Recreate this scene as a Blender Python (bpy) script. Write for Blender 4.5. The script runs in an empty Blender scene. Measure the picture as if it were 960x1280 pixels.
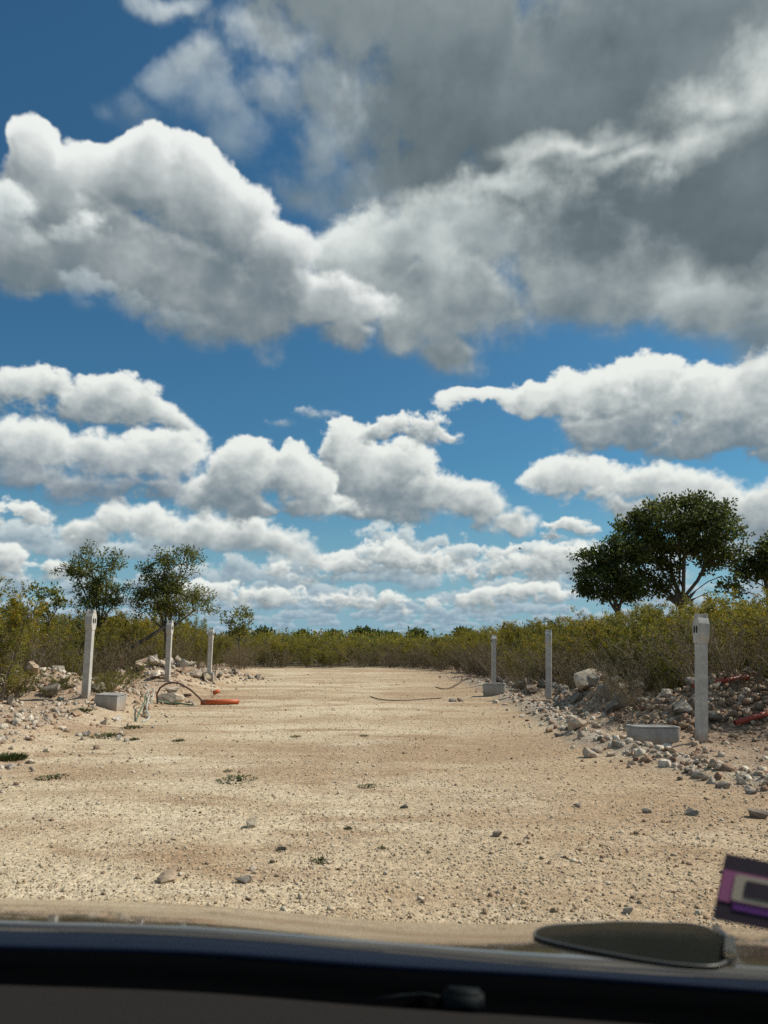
import bpy, bmesh, math, random
import numpy as np
from mathutils import Vector, Matrix, noise

# ------------------------------------------------------------------ camera
S = bpy.context.scene
COL = S.collection
F = 960.0                                   # focal length in pixels of the 960 x 1280 photograph
CZ = 1.5                                    # eye height
PITCH = math.atan(160.0 / F)                # horizon sits 160 px below the middle
cd = bpy.data.cameras.new('camera')
cd.sensor_fit = 'VERTICAL'
cd.sensor_height = 36.0
cd.lens = 36.0 * F / 1280.0
cd.clip_start = 0.02
cd.clip_end = 6000.0
cd.dof.use_dof = True
cd.dof.focus_distance = 16.0
cd.dof.aperture_fstop = 5.2
cam = bpy.data.objects.new('camera', cd)
COL.objects.link(cam)
cam.location = (0, 0, CZ)
cam.rotation_euler = (math.radians(90) + PITCH, 0, 0)
S.camera = cam
S.view_settings.view_transform = 'Standard'
S.view_settings.look = 'None'
S.view_settings.exposure = 0.0
S.view_settings.gamma = 1.0
S.view_settings.use_curve_mapping = False
S.cycles.max_bounces = 6
S.cycles.diffuse_bounces = 3
S.cycles.glossy_bounces = 3
S.cycles.transparent_max_bounces = 8
S.cycles.use_denoising = False
S.cycles.use_adaptive_sampling = True
S.cycles.adaptive_threshold = 0.008
S.cycles.adaptive_min_samples = 24
S.cycles.sample_clamp_indirect = 4.0

SP, CP = math.sin(PITCH), math.cos(PITCH)


def ray(px, py):
    """unit direction of the sight line through a photograph pixel"""
    x, u = (px - 480.0) / F, -(py - 640.0) / F
    d = Vector((x, CP - u * SP, SP + u * CP))
    return d.normalized()


def at_z(px, py, z=0.0):
    d = ray(px, py)
    t = (z - CZ) / d.z
    return Vector((d.x * t, d.y * t, z))


def at_y(px, py, y):
    d = ray(px, py)
    t = y / d.y
    return Vector((d.x * t, y, CZ + d.z * t))


# ------------------------------------------------------------------ sun and sky
SUN_EL = math.radians(46)
SUN_AZ = math.radians(73)                   # clockwise from +Y (to the right of the view)
sl = bpy.data.lights.new('sun', 'SUN')
sl.energy = 4.6
sl.angle = math.radians(0.5)
sl.color = (1.0, 0.93, 0.83)
sun = bpy.data.objects.new('sun', sl)
COL.objects.link(sun)
sd = Vector((math.sin(SUN_AZ) * math.cos(SUN_EL), math.cos(SUN_AZ) * math.cos(SUN_EL), math.sin(SUN_EL)))
sun.rotation_euler = sd.to_track_quat('Z', 'Y').to_euler()

W = bpy.data.worlds.new('World')
S.world = W
W.use_nodes = True
W.cycles.sampling_method = 'MANUAL'
W.cycles.sample_map_resolution = 1024
WT = W.node_tree
WT.nodes.clear()


class NT:
    """tiny expression layer over a node tree"""

    def __init__(self, t):
        self.t = t

    def put(self, sock, v):
        if isinstance(v, bpy.types.NodeSocket):
            self.t.links.new(v, sock)
        elif isinstance(v, (tuple, list)) and len(v) == 3 and sock.type == 'RGBA':
            sock.default_value = (*v, 1)
        else:
            sock.default_value = v

    def m(self, op, a, b=None, c=None, clamp=False):
        n = self.t.nodes.new('ShaderNodeMath')
        n.operation = op
        n.use_clamp = clamp
        for i, v in enumerate((a, b, c)):
            if v is not None:
                self.put(n.inputs[i], v)
        return n.outputs[0]

    def v(self, op, a, b=None, scale=None):
        n = self.t.nodes.new('ShaderNodeVectorMath')
        n.operation = op
        self.put(n.inputs[0], a)
        if b is not None:
            self.put(n.inputs[1], b)
        if scale is not None:
            self.put(n.inputs['Scale'], scale)
        return n.outputs['Value'] if op in ('LENGTH', 'DOT_PRODUCT', 'DISTANCE') else n.outputs['Vector']

    def xyz(self, x, y, z=0.0):
        n = self.t.nodes.new('ShaderNodeCombineXYZ')
        for i, q in enumerate((x, y, z)):
            self.put(n.inputs[i], q)
        return n.outputs[0]

    def sep(self, a):
        n = self.t.nodes.new('ShaderNodeSeparateXYZ')
        self.put(n.inputs[0], a)
        return n.outputs

    def ss(self, x, lo, hi, a=0.0, b=1.0, kind='SMOOTHSTEP'):
        n = self.t.nodes.new('ShaderNodeMapRange')
        n.interpolation_type = kind
        for k, q in zip(('Value', 'From Min', 'From Max', 'To Min', 'To Max'), (x, lo, hi, a, b)):
            self.put(n.inputs[k], q)
        return n.outputs[0]

    def noise(self, vec, scale, detail=5.0, rough=0.55, lac=2.0, dist=0.0, col=False, dims='3D'):
        n = self.t.nodes.new('ShaderNodeTexNoise')
        n.noise_dimensions = dims
        if vec is not None:
            self.put(n.inputs['Vector'], vec)
        for k, q in (('Scale', scale), ('Detail', detail), ('Roughness', rough), ('Lacunarity', lac), ('Distortion', dist)):
            self.put(n.inputs[k], q)
        return n.outputs['Color' if col else 'Fac']

    def voro(self, vec, scale, detail=3.0, rough=0.5, smooth=0.6, dims='3D', out='Distance'):
        n = self.t.nodes.new('ShaderNodeTexVoronoi')
        n.voronoi_dimensions = dims
        n.feature = 'SMOOTH_F1' if smooth > 0 else 'F1'
        n.normalize = True
        if vec is not None:
            self.put(n.inputs['Vector'], vec)
        self.put(n.inputs['Scale'], scale)
        self.put(n.inputs['Detail'], detail)
        self.put(n.inputs['Roughness'], rough)
        if smooth > 0:
            self.put(n.inputs['Smoothness'], smooth)
        return n.outputs[out]

    def mix(self, f, a, b, kind='MIX'):
        n = self.t.nodes.new('ShaderNodeMix')
        n.data_type = 'RGBA'
        n.blend_type = kind
        self.put(n.inputs[0], f)
        self.put(n.inputs[6], a)
        self.put(n.inputs[7], b)
        return n.outputs[2]

    def lerp(self, f, a, b):
        n = self.t.nodes.new('ShaderNodeMix')
        n.data_type = 'FLOAT'
        self.put(n.inputs[0], f)
        self.put(n.inputs[2], a)
        self.put(n.inputs[3], b)
        return n.outputs[0]




# ------------------------------------------------------------------ cloud layer (worked out here in code, laid over the Sky Texture)
STEP = 0.06                                  # degrees per sample of the cloud map
AZ0, AZ1, EL0, EL1 = -46.0, 46.0, -2.0, 54.0
NX, NY = int((AZ1 - AZ0) / STEP), int((EL1 - EL0) / STEP)
gx, gy = np.meshgrid(np.linspace(AZ0, AZ1, NX, dtype=np.float32), np.linspace(EL0, EL1, NY, dtype=np.float32))
_rs = np.random.RandomState(11)
_ang = _rs.rand(256, 256).astype(np.float32) * 6.2831853
_GX, _GY = np.cos(_ang), np.sin(_ang)
_VX, _VY = _rs.rand(256, 256).astype(np.float32), _rs.rand(256, 256).astype(np.float32)


def perlin(x, y):
    xi, yi = np.floor(x).astype(np.int32), np.floor(y).astype(np.int32)
    fx, fy = x - xi, y - yi
    u, v = fx * fx * fx * (fx * (fx * 6 - 15) + 10), fy * fy * fy * (fy * (fy * 6 - 15) + 10)
    x0, x1, y0, y1 = xi & 255, (xi + 1) & 255, yi & 255, (yi + 1) & 255
    a = _GX[y0, x0] * fx + _GY[y0, x0] * fy
    b = _GX[y0, x1] * (fx - 1) + _GY[y0, x1] * fy
    c = _GX[y1, x0] * fx + _GY[y1, x0] * (fy - 1)
    d = _GX[y1, x1] * (fx - 1) + _GY[y1, x1] * (fy - 1)
    a += (b - a) * u
    c += (d - c) * u
    return a + (c - a) * v


def fbm(x, y, octs, rough=0.5):
    s, amp, tot = 0, 1.0, 0.0
    for i in range(octs):
        s = s + perlin(x * 2 ** i + 17.3 * i, y * 2 ** i + 9.1 * i) * amp
        tot += amp
        amp *= rough
    return s / tot * 1.4


def cells(x, y):
    xi, yi = np.floor(x).astype(np.int32), np.floor(y).astype(np.int32)
    best = np.full(x.shape, 9.0, np.float32)
    for dx in (-1, 0, 1):
        for dy in (-1, 0, 1):
            cx, cy = (xi + dx) & 255, (yi + dy) & 255
            d = (xi + dx + _VX[cy, cx] - x) ** 2 + (yi + dy + _VY[cy, cx] - y) ** 2
            best = np.minimum(best, d)
    return best


def puffs(x, y, octs=3, rough=0.5):
    """rounded heaps, 0..1"""
    s, amp, tot = 0, 1.0, 0.0
    for i in range(octs):
        s = s + (1 - np.minimum(cells(x * 2.1 ** i + 5.7 * i, y * 2.1 ** i + 3.1 * i), 1.0)) * amp
        tot += amp
        amp *= rough
    return s / tot


def shift(a, dx, dy):
    """value of a at (x + dx, y + dy) samples"""
    out = np.zeros_like(a)
    dx, dy = int(round(dx)), int(round(dy))
    h, w = a.shape
    xs0, xs1 = max(0, dx), min(w, w + dx)
    ys0, ys1 = max(0, dy), min(h, h + dy)
    if xs1 > xs0 and ys1 > ys0:
        out[ys0 - dy:ys1 - dy, xs0 - dx:xs1 - dx] = a[ys0:ys1, xs0:xs1]
    return out


def sst(x, lo, hi):
    t = np.clip((x - lo) / (hi - lo), 0, 1)
    return t * t * (3 - 2 * t)


def ae(px, py):
    d = ray(px, py)
    return math.degrees(math.atan2(d.x, d.y)), math.degrees(math.asin(d.z))


def lin(c):
    c = np.array(c, np.float32) / 255.0
    return np.where(c > 0.04045, ((c + 0.055) / 1.055) ** 2.4, c / 12.92).astype(np.float32)


# size class: (noise freq, octaves, puff freq, warp amplitude deg, warp freq)
FS = {'L': (0.10, 7, 0.17, 3.0, 0.11), 'M': (0.22, 6, 0.36, 2.0, 0.24), 'S': (0.5, 5, 0.75, 0.9, 0.55)}


def bank(RGB, AL, lobes, base, fld, amp=0.5, soft=0.30, white=(238, 241, 236), dark=(116, 132, 142), basesoft=14.0,
         op=1.0, vamp=0.55, bias=0.05, k=2.9, amb=0.10, seed=0, lift=0.0, sun=(0.45, 1.0), flat=1.3, fade=0.0, ragged=2.0, vert=0.35, reach=1.0, mda=0.30):
    nf, octs, vf, wa, wf = FS[fld]
    L = []
    for (px, py, rx, ry) in lobes:
        a0, e0 = ae(px, py)
        L.append((a0, e0, abs(ae(px + rx, py)[0] - a0), abs(ae(px, py - ry)[1] - ae(px, py + ry)[1]) / 2))
    pad = 1.45
    x0 = min(l[0] - l[2] * pad for l in L) - wa * .5
    x1 = max(l[0] + l[2] * pad for l in L) + wa * .5
    y0 = min(l[1] - l[3] * pad for l in L) - wa * .5
    y1 = max(l[1] + l[3] * pad for l in L) + wa * .5
    i0, i1 = max(0, int((x0 - AZ0) / STEP)), min(NX, int((x1 - AZ0) / STEP))
    j0, j1 = max(0, int((y0 - EL0) / STEP)), min(NY, int((y1 - EL0) / STEP))
    X, Y = gx[j0:j1, i0:i1], gy[j0:j1, i0:i1]
    o = seed * 13.7
    wx = fbm(X * wf + 40 + o, Y * wf * flat + 3, 5, 0.52) * wa
    wy = fbm(X * wf + 90 + o, Y * wf * flat + 63, 5, 0.52) * wa / flat
    n_ = fbm(X * nf + 31 + o, Y * nf * flat + 17, octs, 0.55)
    v_ = puffs((X + wx * .5) * vf + 7 + o, (Y * flat + wy * .5) * vf + 11, 3, 0.5)
    XW, YW = X + wx, Y + wy
    H = None
    ks = 0.16
    for (a0, e0, ra, re) in L:
        h = 1.0 - np.sqrt(((XW - a0) / ra) ** 2 + ((YW - e0) / re) ** 2)
        if H is None:
            H = h
        else:
            m = np.maximum(ks - np.abs(H - h), 0) / ks
            H = np.maximum(H, h) + m * m * ks * 0.25
    H2 = H + n_ * amp * 1.6 + (v_ - 0.6) * vamp + lift
    if base is not None:
        eb = ae(480, base)[1]
        bs = abs(ae(480, base - basesoft)[1] - eb)
        H2 = np.minimum(H2, (Y - eb) / (bs * 2.2) + n_ * 1.8 + (v_ - .6) * .6)
    yb, yt = min(l[1] - l[3] for l in L), max(l[1] + l[3] for l in L)
    if base is not None:
        yb = max(yb, eb)
    tv = np.clip((Y - yb) / (yt - yb), 0, 1)
    hf = fbm(X * nf * 5 + o, Y * nf * 5 + 5, 4, 0.65)
    H2 = H2 + hf * 0.22
    al = sst(H2, -0.02, soft * (1 + ragged * (1 - tv) ** 1.5)) * op
    # depth of cloud between each point and the sun, then the light that gets there
    T = np.clip(H2 + 0.02, 0, 0.55) ** 0.8
    size = np.median([l[3] for l in L])
    tau = np.zeros_like(T)
    tot = 0
    for s in (0.05, 0.13, 0.26, 0.45, 0.7, 1.05, 1.5, 2.1):
        s = s * reach
        d = s * size / STEP
        w = s ** 0.35
        tau += w * shift(T, d * sun[0], d * sun[1])
        tot += w
    tau /= tot
    # relief of the puffs themselves
    rel = T - shift(T, 0.16 * size / STEP * sun[0], 0.16 * size / STEP * sun[1])
    md = fbm(X * nf * 2.7 + 3 + o, Y * nf * 3.2 + 8, 4, 0.55)
    b = np.exp(-k * tau) + mda * md + amb + vert * (tv - 0.55) + 0.55 * rel + 0.25 * n_ + bias
    tone = sst(b, 0.0, 1.16)[..., None]
    c = lin(dark) * (1 - tone) + lin(white) * tone
    if fade > 0:
        c = c * (1 - fade) + lin((128, 162, 186)) * fade
    a = al[..., None]
    A0 = AL[j0:j1, i0:i1][..., None]
    C0 = RGB[j0:j1, i0:i1]
    Aout = a + A0 * (1 - a)
    RGB[j0:j1, i0:i1] = np.where(Aout > 1e-4, (c * a + C0 * A0 * (1 - a)) / np.maximum(Aout, 1e-4), C0)
    AL[j0:j1, i0:i1] = Aout[..., 0]


def cloud_map():
    RGB = np.zeros((NY, NX, 3), np.float32) + lin((200, 212, 216))
    AL = np.zeros((NY, NX), np.float32)
    rs = random.Random(4)
    # rows towards the horizon: long flat heaps, smaller and paler the farther they are
    e = 0.35
    row = 0
    while e < 7.6:
        hgt = 0.22 + 0.2 * e
        a = -48 + rs.uniform(0, 6)
        while a < 48:
            wdt = hgt * rs.uniform(1.6, 4.2)
            if rs.random() < 0.6:
                lob = []
                for q in range(rs.randint(2, 4)):
                    # lobes given as photograph-like tuples through the inverse of ae
                    lob.append((a + wdt * rs.uniform(-.6, .6), e + hgt * rs.uniform(.2, .55), wdt * rs.uniform(.45, .8), hgt * rs.uniform(.5, 1.0)))
                bank_deg(RGB, AL, lob, e - 0.05 * hgt, fade=max(0.12, 0.6 - e * 0.08), seed=row + q,
                         fld='S' if e > 2.0 else 'XS', amp=.5, vamp=.5, soft=.34, white=(212, 222, 222), dark=(122, 144, 158))
            a += wdt * rs.uniform(1.1, 2.3)
        e += hgt * 0.62
        row += 1
    for i, (a, kw) in enumerate(CLOUDS):
        bank(RGB, AL, *a, seed=i, **kw)
    return RGB, AL


FS['XS'] = (1.0, 4, 1.5, 0.45, 1.1)


def bank_deg(RGB, AL, lob, eb, **kw):
    """bank() for heaps given in degrees"""
    g = globals()
    old = g['ae']
    g['ae'] = lambda x, y: (x, y)
    try:
        bank(RGB, AL, [(a, e, ra, re) for a, e, ra, re in lob], eb, kw.pop('fld'), basesoft=-0.18 * max(l[3] for l in lob), **kw)
    finally:
        g['ae'] = old


CLOUDS = [
    # low rows
    (([(430, 706, 60, 18), (490, 700, 50, 24), (530, 704, 40, 20), (380, 716, 60, 14)], 728, 'S'), dict(vamp=.5, amp=.5)),
    (([(600, 716, 50, 18), (650, 708, 50, 22), (700, 700, 50, 26), (740, 712, 50, 24)], 734, 'S'), dict(vamp=.5, amp=.5)),
    (([(430, 752, 60, 14), (500, 756, 60, 12), (330, 748, 60, 16), (260, 740, 50, 16)], 768, 'S'), dict(vamp=.5, amp=.5)),
    (([(600, 752, 60, 12), (660, 744, 60, 16)], 762, 'S'), dict(vamp=.5, amp=.5)),
    (([(10, 702, 30, 24), (50, 718, 40, 18), (90, 722, 40, 14)], 735, 'S'), dict(vamp=.5, amp=.5)),
    (([(105, 672, 34, 24), (150, 654, 40, 26), (195, 650, 44, 28), (245, 664, 44, 28), (300, 672, 44, 26), (350, 686, 50, 24), (410, 700, 30, 12)], 708, 'M'), dict(amp=.3, vamp=.4)),
    (([(4, 646, 34, 22), (40, 650, 34, 20), (70, 662, 30, 14)], 672, 'S'), dict(amp=.4)),
    (([(712, 661, 26, 16), (690, 664, 22, 12), (736, 666, 16, 9)], 676, 'S'), dict(amp=.35)),
    (([(660, 692, 60, 12), (590, 692, 60, 12)], 704, 'S'), dict(amp=.7, op=.8)),
    # right: long lower shelf
    (([(700, 598, 60, 22), (745, 590, 40, 20), (800, 606, 70, 30), (860, 622, 80, 40), (930, 640, 90, 44), (980, 670, 90, 40), (800, 640, 50, 18)], 700, 'M'), dict(amp=.4, vamp=.45)),
    # centre: slope falling to the right
    (([(430, 552, 34, 26), (452, 572, 44, 36), (490, 590, 50, 40), (540, 612, 54, 34), (590, 634, 50, 28), (470, 625, 100, 30), (640, 652, 34, 20), (430, 600, 60, 34)], 676, 'M'),
     dict(amp=.26, vamp=.4, soft=.2)),
    (([(495, 540, 34, 20), (530, 538, 34, 24), (465, 545, 24, 12), (562, 550, 18, 9)], 562, 'S'), dict(amp=.4)),
    (([(300, 590, 44, 34), (330, 582, 40, 36), (365, 592, 40, 36), (392, 604, 36, 30), (280, 618, 50, 30), (400, 636, 60, 26), (330, 640, 110, 22)], 660, 'M'),
     dict(amp=.26, vamp=.4, soft=.2)),
    # left: two stacked banks
    (([(20, 570, 60, 40), (70, 562, 60, 38), (120, 568, 60, 36), (170, 572, 50, 32), (222, 566, 44, 36), (60, 610, 100, 30), (180, 612, 90, 24)], 640, 'M'), dict(amp=.3, vamp=.4, dark=(106, 124, 140))),
    (([(20, 490, 50, 32), (62, 484, 40, 28), (105, 496, 46, 28), (140, 494, 40, 30), (180, 512, 46, 28), (215, 532, 34, 18), (110, 522, 130, 24)], 552, 'M'),
     dict(amp=.26, vamp=.4, soft=.2)),
    # right: big bank
    (([(600, 498, 50, 13), (660, 500, 46, 22), (710, 496, 50, 34), (760, 492, 50, 38), (820, 490, 60, 44), (880, 492, 60, 44), (940, 480, 60, 52), (990, 470, 60, 60), (900, 555, 120, 46), (770, 540, 90, 36)], 604, 'M'),
     dict(amp=.3, vamp=.4, soft=.2)),
    (([(395, 518, 30, 9), (350, 528, 18, 6)], None, 'S'), dict(amp=.6, op=.5, soft=.7)),
    # ragged veil between the blue gap and the dark sheet
    (([(160, 125, 44, 36), (210, 100, 40, 34), (265, 110, 50, 60), (300, 165, 34, 34)], None, 'L'),
     dict(amp=.75, vamp=.7, soft=.9, op=.75, white=(190, 203, 209), dark=(104, 128, 148), ragged=1.0)),
    (([(330, 120, 60, 60), (395, 190, 40, 60), (372, 240, 54, 40), (440, 250, 70, 60), (430, 140, 70, 90), (340, 40, 120, 50), (200, -10, 110, 26), (240, 60, 50, 40)], None, 'L'),
     dict(amp=.6, vamp=.6, soft=.9, op=.92, white=(206, 215, 217), dark=(108, 128, 142), ragged=.6)),
    # great cumulus across the frame, grey at the right
    (([(430, 325, 60, 46), (455, 360, 60, 50), (480, 330, 60, 60), (500, 290, 60, 44), (560, 262, 60, 50), (640, 290, 90, 60), (560, 370, 120, 74), (690, 350, 100, 60), (800, 350, 160, 74), (940, 350, 130, 84), (565, 440, 36, 44), (700, 240, 160, 60), (500, 410, 50, 36)], None, 'L'),
     dict(amp=.42, vamp=.5, soft=.3, white=(226, 232, 229), dark=(108, 123, 131), k=2.2, lift=.10, bias=.05)),
    # its bright left half
    (([(30, 200, 34, 44), (60, 250, 60, 50), (120, 220, 56, 46), (186, 216, 50, 56), (245, 240, 56, 50), (290, 280, 56, 50), (345, 330, 60, 46), (400, 362, 50, 36), (30, 310, 80, 44),
       (120, 300, 110, 66), (220, 340, 110, 66), (310, 380, 120, 56), (410, 392, 66, 36), (435, 425, 34, 26)], None, 'L'),
     dict(amp=.36, vamp=.5, soft=.15, white=(240, 243, 240), dark=(112, 126, 134), k=3.0, reach=.8, ragged=3.5, bias=.02, vert=.3, lift=.10)),
    (([(20, 285, 60, 30), (90, 286, 50, 24), (10, 250, 40, 30)], None, 'M'),
     dict(amp=.4, vamp=.5, soft=.5, white=(230, 235, 233), dark=(128, 142, 150), bias=.1, ragged=3)),
    (([(150, 380, 50, 20), (230, 405, 50, 18), (110, 355, 40, 18)], None, 'M'),
     dict(amp=.6, vamp=.5, soft=.9, white=(190, 202, 206), dark=(120, 136, 148), op=.8)),
    # grey mass on the right and the dark sheet overhead
    (([(740, 300, 130, 70), (860, 310, 150, 80), (980, 290, 150, 90), (640, 290, 70, 44), (720, 380, 60, 30), (860, 400, 60, 30), (950, 420, 50, 30)], None, 'L'),
     dict(amp=.45, vamp=.4, soft=.8, white=(190, 200, 201), dark=(100, 115, 123), ragged=.6, op=.8)),
    (([(620, 100, 220, 190), (830, 60, 430, 290), (700, 150, 330, 110), (520, -70, 320, 150), (960, 220, 260, 130)], None, 'L'),
     dict(amp=.5, vamp=.35, soft=.55, white=(166, 177, 180), dark=(84, 99, 106), lift=.16, ragged=.3, k=2.6, amb=.12, mda=.12)),
    (([(870, 175, 140, 40), (960, 110, 120, 80), (740, 180, 120, 22), (900, 130, 120, 50), (800, 190, 150, 30)], None, 'L'),
     dict(amp=.45, vamp=.4, soft=1.0, white=(232, 237, 233), dark=(150, 162, 165), op=.95, ragged=.6, k=.9, amb=.35, mda=.2)),
    (([(610, 240, 90, 24), (560, 262, 66, 34), (520, 290, 60, 36), (590, 290, 60, 30)], None, 'L'), dict(amp=.5, vamp=.5, soft=.9, white=(224, 230, 227), dark=(122, 136, 143), op=.9)),
    (([(900, 368, 110, 22)], None, 'L'), dict(amp=.4, vamp=.3, soft=.9, white=(206, 214, 213), dark=(136, 148, 155), op=.8)),
    (([(350, 175, 20, 16)], None, 'M'), dict(op=0.0)),
]


def build_sky():
    N = NT(WT)
    rgbm, alm = cloud_map()
    im = bpy.data.images.new('cloud_layer', NX, NY, alpha=True, float_buffer=True)
    im.colorspace_settings.name = 'Non-Color'
    im.alpha_mode = 'CHANNEL_PACKED'
    buf = np.concatenate([rgbm, alm[..., None]], axis=2).astype(np.float32)
    im.pixels.foreach_set(buf.ravel())
    im.update()
    im.pack()
    tc = WT.nodes.new('ShaderNodeTexCoord')
    nrm = N.v('NORMALIZE', tc.outputs['Generated'])
    X, Y, Z = N.sep(nrm)
    DEG = 57.29578
    el = N.m('MULTIPLY', N.m('ARCSINE', Z), DEG)
    az = N.m('MULTIPLY', N.m('ARCTAN2', X, Y), DEG)
    STR = 0.07
    k = 1.0 / STR

    def rgb(r, g, b):
        return tuple(float(q) * k for q in lin((r, g, b)))

    sk = WT.nodes.new('ShaderNodeTexSky')
    sk.sky_type = 'NISHITA'
    sk.sun_disc = False
    sk.sun_elevation = SUN_EL
    sk.sun_rotation = SUN_AZ
    sk.air_density = 1.0
    sk.dust_density = 0.6
    sk.ozone_density = 1.6
    blue = N.mix(1.0, sk.outputs[0], (0.47, 0.97, 1.14), 'MULTIPLY')
    blue = N.mix(N.ss(el, -1.0, 13.0, 0.85, 0.0), blue, rgb(142, 178, 198))
    # cloud map over the part of the sky ahead
    ti = WT.nodes.new('ShaderNodeTexImage')
    ti.image = im
    ti.interpolation = 'Cubic'
    ti.extension = 'EXTEND'
    uv = N.xyz(N.m('DIVIDE', N.m('SUBTRACT', az, AZ0), AZ1 - AZ0), N.m('DIVIDE', N.m('SUBTRACT', el, EL0), EL1 - EL0), 0.0)
    WT.links.new(uv, ti.inputs['Vector'])
    front = N.mix(ti.outputs['Alpha'], blue, N.v('SCALE', ti.outputs['Color'], scale=k))
    # the rest of the sky: broken cumulus of the same kind
    D2 = N.v('MULTIPLY', nrm, (1, 1, 1.6))
    nn = N.noise(D2, 3.2, 5, 0.58)
    al = N.ss(nn, 0.47, 0.56)
    tone = N.ss(N.m('SUBTRACT', N.noise(N.v('ADD', D2, (0.02, 0.0, 0.08)), 3.2, 5, 0.58), nn), -0.10, 0.06, 1.0, 0.0)
    rest = N.mix(al, blue, N.mix(tone, rgb(104, 120, 134), rgb(216, 223, 224)))
    inside = N.m('MULTIPLY', N.ss(N.m('ABSOLUTE', az), 42.0, 46.0, 1.0, 0.0), N.ss(el, 48.0, 54.0, 1.0, 0.0))
    cur = N.mix(inside, rest, front)
    cur = N.mix(N.ss(el, -2.0, -0.6), rgb(110, 104, 84), cur)
    bg = WT.nodes.new('ShaderNodeBackground')
    WT.links.new(cur, bg.inputs['Color'])
    bg.inputs['Strength'].default_value = STR
    out = WT.nodes.new('ShaderNodeOutputWorld')
    WT.links.new(bg.outputs[0], out.inputs['Surface'])


build_sky()


# ------------------------------------------------------------------ helpers
def tag(o, label=None, cat=None, group=None, kind=None):
    for k_, v_ in (('label', label), ('category', cat), ('group', group), ('kind', kind)):
        if v_:
            o[k_] = v_
    return o


def link(name, me, mat=None, parent=None):
    o = bpy.data.objects.new(name, me)
    COL.objects.link(o)
    if mat is not None and not me.materials:
        me.materials.append(mat)
    if parent is not None:
        o.parent = parent
    return o


def empty(name, loc, rz=0.0, rx=0.0, ry=0.0):
    o = bpy.data.objects.new(name, None)
    o.empty_display_size = 0.2
    COL.objects.link(o)
    o.location = loc
    o.rotation_euler = (rx, ry, rz)
    return o


def pymesh(name, verts, faces, smooth=False):
    me = bpy.data.meshes.new(name)
    me.from_pydata([tuple(v) for v in verts], [], [tuple(f) for f in faces])
    me.validate()
    if smooth:
        me.polygons.foreach_set('use_smooth', [True] * len(me.polygons))
    me.update()
    return me


def npmesh(name, V, Fq, smooth=False):
    """fast mesh from arrays; Fq is (n, k) with one k"""
    me = bpy.data.meshes.new(name)
    V = np.asarray(V, np.float32)
    Fq = np.asarray(Fq, np.int32)
    n, k = Fq.shape
    me.vertices.add(len(V))
    me.vertices.foreach_set('co', V.ravel())
    me.loops.add(n * k)
    me.loops.foreach_set('vertex_index', Fq.ravel())
    me.polygons.add(n)
    me.polygons.foreach_set('loop_start', np.arange(0, n * k, k, dtype=np.int32))
    if smooth:
        me.polygons.foreach_set('use_smooth', np.ones(n, bool))
    me.update(calc_edges=True)
    return me


def bmmesh(name, bm, smooth=False):
    me = bpy.data.meshes.new(name)
    bmesh.ops.recalc_face_normals(bm, faces=bm.faces)
    bm.to_mesh(me)
    bm.free()
    if smooth:
        me.polygons.foreach_set('use_smooth', [True] * len(me.polygons))
    return me


def tube_arrays(paths, sides=4):
    """paths: list of (points, radii). Returns V, F"""
    V, Fc = [], []
    for pts, rad in paths:
        base = len(V)
        m = len(pts)
        prev = None
        for i in range(m):
            p = Vector(pts[i])
            d = (Vector(pts[min(i + 1, m - 1)]) - Vector(pts[max(i - 1, 0)])).normalized()
            if prev is None:
                a = d.cross(Vector((0.31, 0.17, 0.93)))
                if a.length < 1e-3:
                    a = d.cross(Vector((1, 0, 0)))
            else:
                a = prev - d * prev.dot(d)
            a.normalize()
            prev = a
            b = d.cross(a)
            for s in range(sides):
                t = 2 * math.pi * s / sides
                V.append(p + (a * math.cos(t) + b * math.sin(t)) * rad[i])
        for i in range(m - 1):
            for s in range(sides):
                s2 = (s + 1) % sides
                Fc.append((base + i * sides + s, base + i * sides + s2, base + (i + 1) * sides + s2, base + (i + 1) * sides + s))
        if sides == 4:
            Fc.append((base + 3, base + 2, base + 1, base))
            e = base + (m - 1) * sides
            Fc.append((e, e + 1, e + 2, e + 3))
    return V, Fc


def tube(name, pts, rad, sides=8, mat=None, parent=None, smooth=True):
    if not isinstance(rad, (list, tuple)):
        rad = [rad] * len(pts)
    V, Fc = tube_arrays([(pts, rad)], sides)
    if sides != 4:
        Fc.append(tuple(reversed(range(sides))))
        Fc.append(tuple(len(V) - sides + i for i in range(sides)))
    return link(name, pymesh(name, V, Fc, smooth), mat, parent)


def material(name, rough=0.9, spec=0.3):
    m = bpy.data.materials.new(name)
    m.use_nodes = True
    t = m.node_tree
    b = t.nodes['Principled BSDF']
    b.inputs['Roughness'].default_value = rough
    b.inputs['Specular IOR Level'].default_value = spec
    return m, NT(t), b


def wpos(N):
    g = N.t.nodes.new('ShaderNodeNewGeometry')
    return g


def objco(N):
    return N.t.nodes.new('ShaderNodeTexCoord').outputs['Object']


def bump(N, h, strength=0.5, dist=0.02):
    n = N.t.nodes.new('ShaderNodeBump')
    n.inputs['Strength'].default_value = strength
    n.inputs['Distance'].default_value = dist
    N.t.links.new(h, n.inputs['Height'])
    return n.outputs[0]


# ------------------------------------------------------------------ materials
M = {}


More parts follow.
